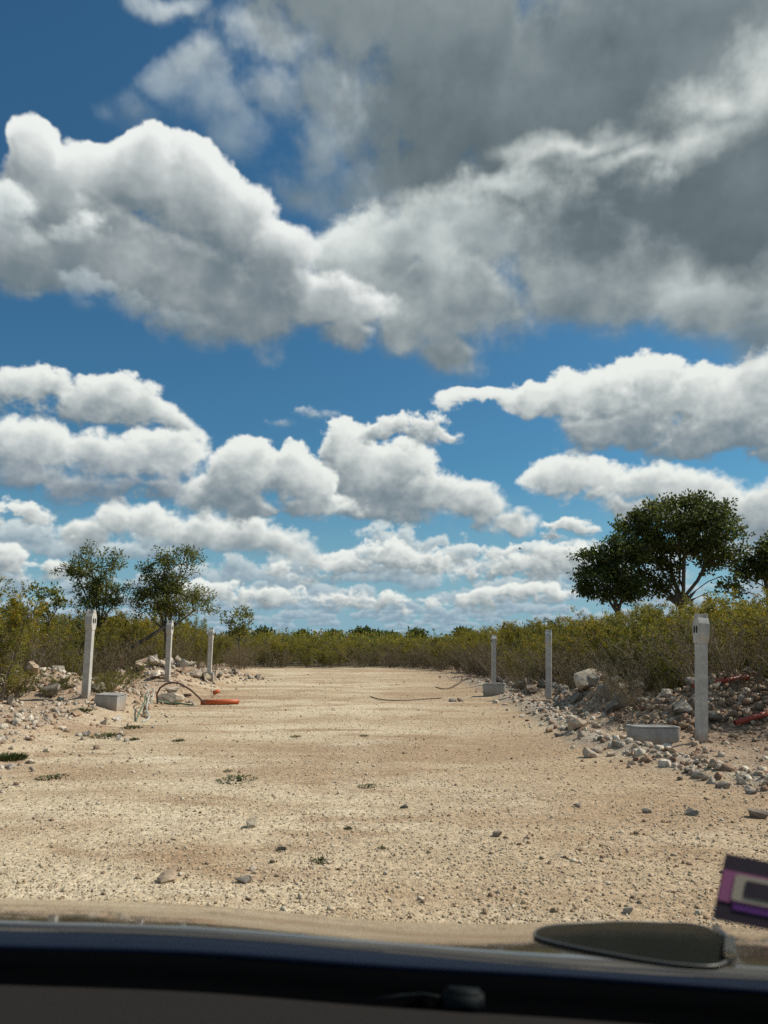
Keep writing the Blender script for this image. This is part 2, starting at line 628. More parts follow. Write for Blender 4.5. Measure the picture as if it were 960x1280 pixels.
def ground_mat():
    m, N, b = material('dirt', 0.95, 0.15)
    g = wpos(N)
    P_ = g.outputs['Position']
    at = N.t.nodes.new('ShaderNodeAttribute')
    at.attribute_name = 'zone'                    # r: rubble soil, g: crushed grey stone, b: vegetated soil
    zr, zg, zb = N.sep(at.outputs['Color'])
    big = N.noise(N.v('MULTIPLY', P_, (0.30, 0.75, 1)), 0.42, 4, 0.6)
    mid = N.noise(N.v('ADD', N.v('MULTIPLY', P_, (0.5, 1.1, 1)), (9, 4, 0)), 1.1, 5, 0.62)
    fine = N.noise(P_, 9.0, 5, 0.7)
    low = N.noise(N.v('ADD', N.v('MULTIPLY', P_, (0.22, 0.6, 1)), (2, 31, 0)), 0.75, 3, 0.55)
    c = N.mix(N.ss(big, 0.36, 0.66), (0.60, 0.50, 0.345), (0.475, 0.365, 0.235))
    c = N.mix(N.m('MULTIPLY', N.m('MAXIMUM', N.ss(mid, 0.5, 0.66), N.m('MULTIPLY', N.ss(low, 0.47, 0.6), 0.85)), 0.9), c, (0.35, 0.235, 0.14))
    c = N.mix(N.m('MULTIPLY', N.ss(mid, 0.46, 0.3), 0.6), c, (0.67, 0.585, 0.43))
    sx = N.sep(P_)
    # faint paler wheel wear along the track
    wx_ = N.m('ADD', sx[0], N.m('MULTIPLY', N.m('SUBTRACT', big, 0.5), 1.6))
    rut = N.m('MAXIMUM', N.ss(N.m('ABSOLUTE', N.m('ADD', wx_, 2.0)), 0.12, 0.42, 1.0, 0.0), N.ss(N.m('ABSOLUTE', N.m('SUBTRACT', wx_, -0.35)), 0.12, 0.42, 1.0, 0.0))
    c = N.mix(N.m('MULTIPLY', rut, 0.10), c, (0.68, 0.60, 0.45))
    # the right half of the track is browner, the left paler
    c = N.mix(N.ss(N.m('ADD', sx[0], N.m('MULTIPLY', big, 3.0)), 0.6, 4.0, 0.0, 0.55), c, (0.37, 0.265, 0.165))
    brown = N.m('MULTIPLY', N.m('MULTIPLY', zr, N.ss(sx[0], 4.2, 5.4)), 0.85)
    c = N.mix(N.m('MULTIPLY', zr, 0.75), c, N.mix(fine, (0.26, 0.155, 0.10), (0.54, 0.43, 0.31)))
    c = N.mix(N.m('MULTIPLY', zg, 0.85), c, N.mix(fine, (0.20, 0.19, 0.17), (0.46, 0.43, 0.38)))
    c = N.mix(zb, c, N.mix(fine, (0.07, 0.06, 0.03), (0.17, 0.14, 0.085)))
    c = N.mix(brown, c, N.mix(fine, (0.13, 0.085, 0.055), (0.36, 0.27, 0.19)))
    # gravel grains
    vo = N.t.nodes.new('ShaderNodeTexVoronoi')
    N.t.links.new(P_, vo.inputs['Vector'])
    vo.inputs['Scale'].default_value = 62.0
    gr = N.sep(vo.outputs['Color'])[0]
    c = N.mix(1.0, c, N.mix(gr, (0.80, 0.79, 0.77), (1.16, 1.155, 1.15)), 'MULTIPLY')
    vo2 = N.t.nodes.new('ShaderNodeTexVoronoi')
    N.t.links.new(P_, vo2.inputs['Vector'])
    vo2.inputs['Scale'].default_value = 19.0
    g2 = N.sep(vo2.outputs['Color'])[0]
    c = N.mix(0.7, c, N.mix(N.mix(1.0, c, g2, 'MIX') if False else N.ss(g2, 0.0, 1.0), N.mix(1.0, c, (0.8, 0.78, 0.76), 'MULTIPLY'), N.mix(1.0, c, (1.16, 1.17, 1.18), 'MULTIPLY')))
    N.put(b.inputs['Base Color'], c)
    h = N.m('ADD', N.m('MULTIPLY', fine, 0.8), N.m('ADD', N.m('MULTIPLY', vo.outputs['Distance'], -0.5), N.m('MULTIPLY', vo2.outputs['Distance'], -0.9)))
    N.t.links.new(bump(N, h, 0.7, 0.02), b.inputs['Normal'])
    return m


def stone_mat(name, cols, island=True, rough=0.92, bscale=14.0):
    m, N, b = material(name, rough, 0.2)
    g = wpos(N)
    oi = N.t.nodes.new('ShaderNodeObjectInfo')
    r = g.outputs['Random Per Island'] if island else oi.outputs['Random']
    cr = N.t.nodes.new('ShaderNodeValToRGB')
    cr.color_ramp.interpolation = 'LINEAR'
    el_ = cr.color_ramp.elements
    while len(el_) < len(cols):
        el_.new(0.5)
    for i, cc in enumerate(cols):
        el_[i].position = i / (len(cols) - 1)
        el_[i].color = (*cc, 1)
    N.t.links.new(r, cr.inputs[0])
    n1 = N.noise(g.outputs['Position'], bscale, 5, 0.65)
    c = N.mix(1.0, cr.outputs[0], N.mix(N.ss(n1, 0.3, 0.7), (0.62, 0.58, 0.54), (1.2, 1.2, 1.2)), 'MULTIPLY')
    N.put(b.inputs['Base Color'], c)
    N.t.links.new(bump(N, n1, 0.6, 0.03), b.inputs['Normal'])
    return m


def leaf_mat(name, cols, trans=0.35, rough=0.6, vary=0.25):
    m, N, b = material(name, rough, 0.25)
    g = wpos(N)
    oi = N.t.nodes.new('ShaderNodeObjectInfo')
    cr = N.t.nodes.new('ShaderNodeValToRGB')
    el_ = cr.color_ramp.elements
    while len(el_) < len(cols):
        el_.new(0.5)
    for i, cc in enumerate(cols):
        el_[i].position = i / (len(cols) - 1)
        el_[i].color = (*cc, 1)
    N.t.links.new(g.outputs['Random Per Island'], cr.inputs[0])
    c = cr.outputs[0]
    # whole plants differ: some drier, some greener
    c = N.mix(N.m('MULTIPLY', oi.outputs['Random'], vary), c, N.mix(1.0, c, (1.7, 1.15, 0.8), 'MULTIPLY'))
    pn = N.noise(g.outputs['Position'], 0.55, 3, 0.6)
    c = N.mix(N.ss(pn, 0.35, 0.7), N.mix(1.0, c, (0.72, 0.78, 0.75), 'MULTIPLY'), N.mix(1.0, c, (1.25, 1.2, 1.1), 'MULTIPLY'))
    N.put(b.inputs['Base Color'], c)
    tr = N.t.nodes.new('ShaderNodeBsdfTranslucent')
    N.t.links.new(c, tr.inputs['Color'])
    mx = N.t.nodes.new('ShaderNodeMixShader')
    mx.inputs[0].default_value = trans
    N.t.links.new(b.outputs[0], mx.inputs[1])
    N.t.links.new(tr.outputs[0], mx.inputs[2])
    out = N.t.nodes['Material Output']
    N.t.links.new(mx.outputs[0], out.inputs['Surface'])
    return m


def plain_mat(name, col, rough=0.6, spec=0.4, metal=0.0, coat=0.0, noise_amt=0.12, scale=20.0, bmp=0.0, coatr=0.05):
    m, N, b = material(name, rough, spec)
    b.inputs['Metallic'].default_value = metal
    b.inputs['Coat Weight'].default_value = coat
    b.inputs['Coat Roughness'].default_value = coatr
    n1 = N.noise(objco(N), scale, 4, 0.6)
    lo, hi = 1 - noise_amt, 1 + noise_amt
    N.put(b.inputs['Base Color'], N.mix(n1, tuple(q * lo for q in col), tuple(q * hi for q in col)))
    if bmp > 0:
        N.t.links.new(bump(N, n1, bmp, 0.01), b.inputs['Normal'])
    return m


def concrete_mat(name, col):
    m, N, b = material(name, 0.85, 0.25)
    oc = objco(N)
    n1 = N.noise(oc, 6.0, 5, 0.65)
    n2 = N.noise(N.v('MULTIPLY', oc, (9, 9, 1.2)), 1.0, 2, 0.5)
    n3 = N.noise(oc, 35.0, 2, 0.5)
    c = N.mix(N.ss(n1, 0.3, 0.75), tuple(q * 0.78 for q in col), tuple(q * 1.12 for q in col))
    c = N.mix(N.m('MULTIPLY', N.ss(n2, 0.5, 0.75), 0.35), c, tuple(q * 0.6 for q in col))
    z = N.sep(oc)[2]
    c = N.mix(N.ss(N.m('ADD', z, N.m('MULTIPLY', n1, 0.25)), 0.12, 0.34, 0.65, 0.0), c, (0.34, 0.24, 0.16))   # soil splashed on the foot
    N.put(b.inputs['Base Color'], c)
    N.t.links.new(bump(N, N.m('ADD', N.m('MULTIPLY', n3, .3), n1), 0.2, 0.004), b.inputs['Normal'])
    return m


M['ground'] = ground_mat()
M['gravel'] = stone_mat('gravel', [(0.38, 0.265, 0.165), (0.50, 0.39, 0.26), (0.58, 0.48, 0.33), (0.64, 0.55, 0.40), (0.72, 0.65, 0.51)], True, bscale=60)
M['clod'] = stone_mat('clod', [(0.22, 0.14, 0.09), (0.32, 0.22, 0.145), (0.40, 0.31, 0.21), (0.26, 0.20, 0.15)], True, bscale=30)
M['rock'] = stone_mat('limestone', [(0.34, 0.29, 0.22), (0.56, 0.49, 0.38), (0.42, 0.30, 0.20), (0.66, 0.60, 0.50), (0.48, 0.41, 0.33)], False, bscale=7)
M['rockgrey'] = stone_mat('weathered_limestone', [(0.18, 0.165, 0.14), (0.30, 0.28, 0.24), (0.25, 0.20, 0.15), (0.36, 0.33, 0.29)], False, bscale=6)
M['leaf'] = leaf_mat('leaf_olive', [(0.085, 0.115, 0.022), (0.15, 0.18, 0.03), (0.215, 0.225, 0.038), (0.30, 0.265, 0.042), (0.25, 0.18, 0.07)], trans=0.45)
M['leafdry'] = leaf_mat('leaf_dry', [(0.09, 0.07, 0.038), (0.14, 0.11, 0.058), (0.19, 0.155, 0.085), (0.11, 0.12, 0.042), (0.27, 0.22, 0.14)])
M['leafdark'] = leaf_mat('leaf_dark', [(0.040, 0.060, 0.018), (0.070, 0.10, 0.026), (0.11, 0.14, 0.034), (0.16, 0.18, 0.045)], trans=0.42, rough=0.5, vary=0.2)
M['leaftree'] = leaf_mat('leaf_tree', [(0.08, 0.105, 0.03), (0.13, 0.16, 0.04), (0.19, 0.21, 0.05), (0.26, 0.25, 0.07)], trans=0.5, vary=0.3)
M['flower'] = leaf_mat('flower_yellow', [(0.34, 0.23, 0.012), (0.48, 0.36, 0.02), (0.26, 0.21, 0.03)], trans=0.3, vary=0.1)
M['grass'] = leaf_mat('grass_blade', [(0.035, 0.055, 0.014), (0.06, 0.08, 0.022), (0.12, 0.11, 0.045)], trans=0.3, vary=0.2)
M['stem'] = plain_mat('stem', (0.20, 0.16, 0.115), 0.9, 0.15, noise_amt=0.4, scale=8)
M['bark'] = plain_mat('bark', (0.115, 0.098, 0.075), 0.95, 0.1, noise_amt=0.4, scale=6, bmp=0.6)
M['concrete'] = concrete_mat('concrete', (0.52, 0.50, 0.45))
M['concretebox'] = concrete_mat('concrete_box', (0.36, 0.35, 0.32))
M['dark'] = plain_mat('recess_dark', (0.03, 0.03, 0.028), 0.9, 0.1)
M['pipe'] = plain_mat('orange_pipe', (0.52, 0.11, 0.03), 0.45, 0.4, noise_amt=0.2, scale=5)
M['pipered'] = plain_mat('red_pipe', (0.30, 0.055, 0.03), 0.45, 0.4, noise_amt=0.2, scale=5)
M['hose'] = plain_mat('hose_brown', (0.11, 0.06, 0.04), 0.6, 0.3)
M['cable'] = plain_mat('cable_green', (0.10, 0.17, 0.11), 0.6, 0.3)
M['cablew'] = plain_mat('cable_white', (0.45, 0.48, 0.44), 0.6, 0.3)


# ------------------------------------------------------------------ terrain
def sm(x, a, b):
    t = np.clip((x - a) / (b - a), 0, 1)
    return t * t * (3 - 2 * t)


RY = np.array([-5, 6.0, 8.3, 10.0, 11.7, 14.0, 18.7, 23.0, 28.7, 34, 46])
RX = np.array([4.6, 4.3, 3.75, 3.25, 2.85, 2.9, 3.0, 3.0, 2.85, 2.3, 1.5])
LY = np.array([-5, 6, 12, 16, 22, 28, 34, 46])
LX = np.array([-4.4, -4.4, -4.6, -4.9, -5.0, -5.1, -5.3, -8.0])
MOUNDS = []      # x, y, rx, ry, height


def mound_px(px, py, dist, rx, ry, h):
    p = at_y(px, py, dist)
    MOUNDS.append((p.x, p.y, rx, ry, h))


mound_px(75, 860, 18.0, 1.6, 1.3, 0.34)
mound_px(30, 860, 17.5, 1.4, 1.2, 0.28)
mound_px(185, 850, 24.6, 1.5, 1.3, 0.36)
mound_px(222, 850, 25.5, 1.3, 1.1, 0.40)
mound_px(285, 850, 29.0, 1.3, 1.2, 0.22)
mound_px(925, 900, 13.9, 1.9, 1.5, 0.80)
mound_px(738, 870, 17.2, 1.0, 1.0, 0.52)
mound_px(790, 880, 16.3, 1.1, 1.2, 0.35)
mound_px(668, 865, 23.5, 1.0, 1.5, 0.30)


def hgt(x, y):
    x = np.asarray(x, np.float32)
    y = np.asarray(y, np.float32)
    xr = np.interp(y, RY, RX)
    xl = np.interp(y, LY, LX)
    far = sm(y, 60, 140)
    h = 0.035 * perlin(x * 0.45 + 3, y * 0.45) + 0.018 * perlin(x * 1.3, y * 1.3 + 7)
    off = np.clip(np.maximum(sm(x, xr - .2, xr + .8), 1 - sm(x, xl - 1.4, xl + .4)), 0, 1)
    h = h + off * (0.10 * perlin(x * 0.8 + 50, y * 0.8) + 0.05 * perlin(x * 2.3, y * 2.3 + 70) + 0.03 * perlin(x * 5.1, y * 5.1))
    left = 1 - sm(x, xl - 1.5, xl + .2)
    h = h + left * 0.26 * (sm(y, 2, 12))
    h = h + 0.10 * np.exp(-((x - xr - 0.25) / 0.28) ** 2) * (1 - far) * (1 + 0.8 * perlin(x * 2, y * 1.1 + 33)) * (1 - sm(y, 27, 33))
    h = h - 0.10 * np.exp(-((x - xr - 1.0) / 0.4) ** 2) * (1 - sm(y, 24, 30))
    for (mx, my, rx, ry, mh) in MOUNDS:
        d2 = ((x - mx) / rx) ** 2 + ((y - my) / ry) ** 2
        h = h + mh * np.exp(-d2 * 1.6) * (1 + 0.35 * perlin(x * 2.2 + 5, y * 2.2))
    return h


def hz(x, y):
    return float(hgt(np.array([x]), np.array([y]))[0])


def grid_axis(lo, hi, step, far, ratio=1.12):
    a = list(np.arange(lo, hi + step / 2, step))
    s = step
    while a[-1] < far:
        s *= ratio
        a.append(a[-1] + s)
    s = step
    b = []
    x = a[0]
    while x > -far:
        s *= ratio
        x -= s
        b.append(x)
    return np.array(b[::-1] + a, np.float32)


def build_ground():
    xs = grid_axis(-9.5, 8.5, 0.085, 3000, 1.13)
    ys = [-6.0]
    s = 0.5
    while ys[-1] < 3.6:
        ys.append(ys[-1] + 0.35)
    while ys[-1] < 48:
        ys.append(ys[-1] + max(0.055, 0.0085 * ys[-1]))
    s = 0.4
    while ys[-1] < 3500:
        s *= 1.12
        ys.append(ys[-1] + s)
    b = [-6.0]
    s = 1.0
    while b[-1] > -400:
        s *= 1.4
        b.append(b[-1] - s)
    ys = np.array(b[:0:-1] + ys, np.float32)
    X, Y = np.meshgrid(xs, ys)
    Z = hgt(X, Y) * (1 - sm(Y, 80, 200))
    nx, ny = len(xs), len(ys)
    V = np.stack([X, Y, Z], -1).reshape(-1, 3)
    i = np.arange(nx * ny).reshape(ny, nx)
    Fq = np.stack([i[:-1, :-1], i[:-1, 1:], i[1:, 1:], i[1:, :-1]], -1)
    cx, cy = (X[:-1, :-1] + X[1:, 1:]) / 2, (Y[:-1, :-1] + Y[1:, 1:]) / 2
    xr, xl = np.interp(cy, RY, RX), np.interp(cy, LY, LX)
    wob = 0.25 * perlin(cx * 1.1, cy * 1.1) + 0.12 * perlin(cx * 4, cy * 4)
    road = (cx < xr + wob) & (cx > xl + wob) & (cy < 42 + 2 * wob) & (cy > -30)
    xr, xl = np.interp(Y, RY, RX), np.interp(Y, LY, LX)
    n = 0.5 * perlin(X * 0.9, Y * 0.9) + 0.25 * perlin(X * 3, Y * 3)
    rub = np.clip(np.maximum(sm(X + n, xr + .3, xr + 1.2), 1 - sm(X + n, xl - 1.4, xl + .3)), 0, 1)
    gry = np.exp(-((X - xr - 0.45 + n * .5) / 0.42) ** 2) * sm(Y, 3, 8) * (1 - sm(Y, 28, 36))
    veg = np.clip(np.maximum(np.maximum(sm(X, xr + 2.4, xr + 4), 1 - sm(X, xl - 4.5, xl - 2.8)), sm(Y + 2 * n, 41, 46)), 0, 1)
    zone = np.stack([rub, gry, veg, np.ones_like(rub)], -1).reshape(-1, 4).astype(np.float32)
    for name, mask in (('dirt_road', road), ('ground', ~road)):
        f = Fq[mask]
        used, inv = np.unique(f, return_inverse=True)
        me = npmesh(name, V[used], inv.reshape(-1, 4), True)
        at = me.color_attributes.new('zone', 'FLOAT_COLOR', 'POINT')
        at.data.foreach_set('color', zone[used].ravel())
        tag(link(name, me, M['ground']), kind='structure')


build_ground()


# ------------------------------------------------------------------ gravel and rubble: what nobody could count
CUBE = np.array([(-1, -1, -1), (1, -1, -1), (1, 1, -1), (-1, 1, -1), (-1, -1, 1), (1, -1, 1), (1, 1, 1), (-1, 1, 1)], np.float32) * 0.5
CUBF = np.array([(0, 3, 2, 1), (4, 5, 6, 7), (0, 1, 5, 4), (1, 2, 6, 5), (2, 3, 7, 6), (3, 0, 4, 7)], np.int32)


def scatter_stones(name, x, y, size, mat, seed, sink=0.15, flat=0.6, z=None):
    rs = np.random.RandomState(seed)
    n = len(x)
    sc = size[:, None] * rs.uniform(0.55, 1.15, (n, 3))
    sc[:, 2] *= flat
    v = CUBE[None] * (1 + 0.0) + rs.uniform(-0.24, 0.24, (n, 8, 3))
    v[:, 4:, :2] *= rs.uniform(0.45, 0.85, (n, 1, 1))
    v = v * sc[:, None]
    th = rs.uniform(0, 6.283, n)
    tx = rs.uniform(-0.5, 0.5, n)
    c, s = np.cos(th)[:, None], np.sin(th)[:, None]
    X, Y, Z = v[..., 0], v[..., 1], v[..., 2]
    Y2, Z2 = Y * np.cos(tx)[:, None] - Z * np.sin(tx)[:, None], Y * np.sin(tx)[:, None] + Z * np.cos(tx)[:, None]
    X3, Y3 = X * c - Y2 * s, X * s + Y2 * c
    if z is None:
        z = hgt(x, y)
    V = np.stack([X3 + x[:, None], Y3 + y[:, None], Z2 + (z + sc[:, 2] * (0.5 - sink))[:, None]], -1).reshape(-1, 3)
    Fq = (CUBF[None] + (np.arange(n) * 8)[:, None, None]).reshape(-1, 4)
    o = link(name, npmesh(name, V, Fq), mat)
    tag(o, kind='stuff')
    return o


def frustum_points(n, y0, y1, rs, pad=1.15, power=1.0):
    """denser near the eye, about even over the picture"""
    u = rs.uniform(0, 1, n)
    y = 1.0 / (1 / y0 + u * (1 / y1 - 1 / y0))
    x = rs.uniform(-1, 1, n) * (y * 0.52 * pad + 0.6)
    return x.astype(np.float32), y.astype(np.float32)


rs = np.random.RandomState(5)
x, y = frustum_points(90000, 3.4, 45, rs)
clump = perlin(x * 1.1 + 8, y * 0.9) + 0.5 * perlin(x * 3.1, y * 3.1)
keep = (clump + rs.uniform(-.9, .9, len(x)) > -0.25) & (x < 8) & (x > -10)
x, y = x[keep], y[keep]
size = (0.004 + 0.013 * rs.power(0.45, len(x)) ** 1.5 + 0.0007 * y).astype(np.float32)
size *= np.where(rs.rand(len(x)) < 0.03, 1.9, 1.0)
scatter_stones('gravel', x, y, size, M['gravel'], 1)
# darker clods, thicker to the right
x, y = frustum_points(5200, 3.6, 44, rs)
keep = (rs.rand(len(x)) < (0.10 + 0.42 * sm(x / (y * .5), -0.1, 0.8)) * (0.4 + 1.2 * (perlin(x * .8 + 4, y * .8) > -.05)))
x, y = x[keep], y[keep]
scatter_stones('soil_clods', x, y, (0.006 + 0.032 * rs.power(0.28, len(x)) + 0.0006 * y).astype(np.float32), M['clod'], 2)

# rubble along the right edge, on the left bank and on the heaps
xs_, ys_, ss_ = [], [], []
for k_ in range(4600):
    y_ = 1 / (1 / 6.2 + rs.rand() * (1 / 32 - 1 / 6.2))
    xr_ = np.interp(y_, RY, RX)
    x_ = xr_ + 0.45 + rs.normal() * 0.33 + (rs.rand() < .3) * rs.uniform(0, 1.8)
    xs_.append(x_), ys_.append(y_), ss_.append(0.012 + 0.12 * rs.power(0.2))
for k_ in range(3600):
    y_ = 1 / (1 / 8.0 + rs.rand() * (1 / 34 - 1 / 8.0))
    xl_ = np.interp(y_, LY, LX)
    x_ = xl_ - 0.7 - abs(rs.normal()) * 1.1 + (rs.rand() < .25) * rs.uniform(0, 1.6)
    xs_.append(x_), ys_.append(y_), ss_.append(0.014 + 0.10 * rs.power(0.28))
for (mx, my, rx, ry, mh) in MOUNDS:
    for k_ in range(int(380 * mh + 90)):
        xs_.append(mx + rs.normal() * rx * .55), ys_.append(my + rs.normal() * ry * .55), ss_.append(0.03 + 0.13 * rs.power(0.35))
M['rubble'] = stone_mat('rubble', [(0.24, 0.15, 0.10), (0.36, 0.25, 0.17), (0.46, 0.37, 0.27), (0.38, 0.34, 0.28), (0.58, 0.51, 0.40), (0.66, 0.60, 0.49)], True, bscale=25)
bm_ = MOUNDS[5]
bx_, by_ = bm_[0] + rs.normal(size=2600) * 1.15, bm_[1] + rs.normal(size=2600) * .95
ok_ = bx_ > np.interp(by_, RY, RX) + 1.3
scatter_stones('earth_clods', bx_[ok_].astype(np.float32), by_[ok_].astype(np.float32), (0.03 + 0.13 * rs.power(0.35, ok_.sum())).astype(np.float32), M['clod'], 8, flat=.7)
scatter_stones('rubble', np.array(xs_, np.float32), np.array(ys_, np.float32), np.array(ss_, np.float32), M['rubble'], 3, sink=0.32, flat=0.75)


def on_ground(px, py):
    """where the sight line through a photograph pixel meets the terrain"""
    d = ray(px, py)
    t, lo = 3.0, 3.0
    while t < 90:
        p = Vector((0, 0, CZ)) + d * t
        if p.z < hz(p.x, p.y):
            break
        lo = t
        t += 0.25
    hi = t
    for _ in range(14):
        mid = (lo + hi) / 2
        p = Vector((0, 0, CZ)) + d * mid
        if p.z < hz(p.x, p.y):
            hi = mid
        else:
            lo = mid
    return Vector((p.x, p.y, hz(p.x, p.y)))


def px_size(p, n):
    """metres spanned by n photograph pixels at point p"""
    depth = p.y * CP + (p.z - CZ) * SP
    return n * depth / F


# ------------------------------------------------------------------ rocks
def rock_mesh(name, seed, sub=2, cuts=13):
    r = random.Random(seed)
    bm = bmesh.new()
    bmesh.ops.create_icosphere(bm, subdivisions=sub, radius=0.5)
    pl = []
    for _ in range(cuts):
        n = Vector((r.gauss(0, 1), r.gauss(0, 1), r.gauss(0, 1))).normalized()
        pl.append((n, r.uniform(0.15, 0.33)))
    off = Vector((seed * 3.1, seed * 1.7, 0))
    for v in bm.verts:
        for n, d in pl:
            q = v.co.dot(n) - d
            if q > 0:
                v.co -= n * q
        v.co += v.co.normalized() * 0.03 * noise.noise(v.co * 4 + off)
    ext = [max(v.co[i] for v in bm.verts) - min(v.co[i] for v in bm.verts) for i in range(3)]
    sx, sy, sz = 1.0 / ext[0], r.uniform(.7, .95) / ext[1], r.uniform(.55, .9) / ext[2]
    for v in bm.verts:
        v.co = Vector((v.co.x * sx, v.co.y * sy, v.co.z * sz))
    return bmmesh(name, bm)


ROCKS = [rock_mesh('rock', i + 1) for i in range(10)]
ROCKSG = []
for me in ROCKS:
    me.materials.append(M['rock'])
    g = me.copy()
    g.materials.clear()
    g.materials.append(M['rockgrey'])
    ROCKSG.append(g)
rr = random.Random(21)


def rock(x, y, size, label, group=None, grey=False, z=None, sink=0.2, flat=1.0):
    me = rr.choice(ROCKSG if grey else ROCKS)
    o = bpy.data.objects.new('rock', me)
    COL.objects.link(o)
    if z is None:
        z = hz(x, y)
    o.location = (x, y, z + size * (0.36 - sink) * flat)
    o.rotation_euler = (rr.uniform(-.5, .5), rr.uniform(-.5, .5), rr.uniform(0, 6.28))
    o.scale = (size, size * rr.uniform(.8, 1.1), size * rr.uniform(.75, 1.0) * flat)
    return tag(o, label, 'rock', group)


def rock_px(px, py, wpx, label, group=None, **kw):
    p = on_ground(px, py)
    return rock(p.x, p.y, px_size(p, wpx) * 0.95, label, group, **kw)


# stones lying singly on the track
for px, py, w, lab, grey in (
        (210, 1100, 26, 'brown clod on the gravel just ahead of the bonnet, left of the crumbly grey stone', False),
        (305, 1103, 24, 'crumbly grey stone with a smaller one behind it, just ahead of the bonnet', True),
        (317, 1088, 12, 'small pale stone resting behind the crumbly grey stone near the bonnet', False),
        (315, 1034, 20, 'pale rounded stone with a dark shadow side, alone in the middle of the pale gravel', False),
        (352, 1062, 14, 'small dark stone between the pale rounded stone and the grass tuft on the track', True),
        (785, 1142, 15, 'small brown stone right at the front edge of the bonnet above the dark oval reflection', True),
        (865, 1019, 18, 'dark brown clod on the right of the track in front of the rectangular grey box', True),
        (945, 1022, 26, 'dark brown stone at the far right margin of the track above the purple sticker', True),
        (738, 947, 24, 'white angular stone with one sunlit facet, fallen on the track before the rubble edge', False),
        (720, 911, 34, 'largest tan block on the rubble edge, its right facet bright in the sun', False),
        (565, 877, 11, 'left of two brown rounded stones side by side at the far right of the track', True),
        (575, 877, 10, 'right of two brown rounded stones side by side at the far right of the track', True),
        (835, 936, 18, 'pale angular stone leaning against the front of the grey tub-shaped box', False),
        (818, 940, 12, 'thin brown upright stone wedged at the left front of the grey tub-shaped box', True),
        (212, 880, 32, 'flat pale slab lying under the arched conduit beside the orange pipe', False),
        (213, 866, 18, 'rounded cream stone standing inside the arch of the brown conduit', False),
        (40, 954, 14, 'small white stone beside the grass tuft at the left margin', False),
        (108, 920, 16, 'pinkish stone lying in front of the white box by the nearest left post', False),
        (147, 900, 14, 'small tan stone on the soil between the white box and the green cable', False),
        (620, 1045, 14, 'small dark clod in the middle right of the track', True),
        (505, 1010, 12, 'small brown clod near the centre of the track', True),
        (340, 1078, 9, 'tiny brown stone right of the crumbly grey stone near the bonnet', True),
        (722, 1008, 13, 'small dark clod on the track left of the bigger clod at the right', True),
        (808, 1016, 12, 'small dark clod just left of the dark brown clod before the grey box', True)):
    rock_px(px, py, w, lab, grey=grey)

# boulders along the right thicket
for px, py, w, lab, flat in (
        (760, 874, 30, 'grey boulder in shade just right of the largest tilted boulder', 1.0),
        (775, 888, 34, 'pale grey boulder half covered by weeds left of the tub-shaped box', 1.1),
        (665, 868, 22, 'grey boulder just left of the middle right post', 0.9),
        (652, 862, 20, 'small grey boulder between the farthest and the middle right posts', 0.9),
        (706, 868, 24, 'dark grey boulder just right of the middle right post', 0.9),
        (622, 846, 16, 'pale boulder behind the farthest right post', 1.0),
        (854, 893, 34, 'pale grey slab leaning just left of the nearest right post', 1.0),
        (845, 904, 20, 'cream stone below the pale slab left of the nearest right post', 0.9),
        (895, 901, 32, 'flat grey rock just right of the nearest right post', 0.6),
        (915, 895, 22, 'small grey rock in the brown mound right of the nearest right post', 0.7),
        (800, 882, 26, 'dull grey boulder under the weeds behind the tub-shaped box', 0.9)):
    rock_px(px, py, w, lab, grey=True, flat=flat, sink=0.12)

p = at_y(735, 858, 16.9)
rock(p.x, p.y, px_size(p, 36), 'largest grey boulder, tilted and pale on top, against the right thicket', z=hz(p.x, p.y) - .06, flat=1.25, sink=.1)

# heaps: each stone of its own, alike within a heap
def heap(n, mi, spread, smin, smax, label, group, grey=0.2, power=2.2):
    mx, my, rx, ry, mh = MOUNDS[mi]
    for _ in range(n):
        a, q = rr.uniform(0, 6.28), math.sqrt(rr.random()) * spread
        x_, y_ = mx + math.cos(a) * q * rx, my + math.sin(a) * q * ry * 0.9 - 0.15 * ry
        rock(x_, y_, smin + (smax - smin) * rr.random() ** power, label, group, grey=rr.random() < grey, sink=rr.uniform(0.0, 0.2))


heap(34, 0, 1.0, .12, .48, 'limestone rubble stone in the heap behind and left of the nearest left post', 'stones of the heap by the nearest left post')
heap(22, 1, 1.0, .12, .42, 'limestone stone scattered under the brush at the left margin', 'stones under the left brush')
heap(40, 2, 1.0, .10, .42, 'cream limestone stone on the heap behind the second left post', 'stones of the heap behind the second left post', 0.05)
heap(36, 3, 0.95, .12, .50, 'pale limestone stone on the heap between the second and third left posts', 'stones between the second and third left posts', 0.05)
heap(26, 4, 1.1, .12, .40, 'flat limestone stone strewn right of the third left post', 'stones right of the third left post', 0.3)
heap(30, 5, 1.0, .08, .24, 'brown stony clod in the mound of earth behind the nearest right post', 'clods of the brown mound', 0.8)
heap(26, 6, 1.0, .12, .40, 'grey stone in the bank under the right thicket by the largest boulder', 'stones of the bank by the largest boulder', 0.9)
heap(12, 8, 1.0, .12, .36, 'grey stone at the foot of the thicket between the two farther right posts', 'stones between the farther right posts', 0.9)
for k_ in range(46):
    y_ = 1 / (1 / 13.5 + rr.random() * (1 / 29 - 1 / 13.5))
    x_ = float(np.interp(y_, [12, 17, 20, 25, 30], [5.6, 4.9, 4.6, 4.2, 3.9])) + rr.gauss(0, .22)
    rock(x_, y_, rr.uniform(.16, .24) + .26 * rr.random() ** 2, 'pale broken rock in the low ridge under the right thicket', 'rocks of the ridge under the right thicket', grey=rr.random() < .6, sink=.1)
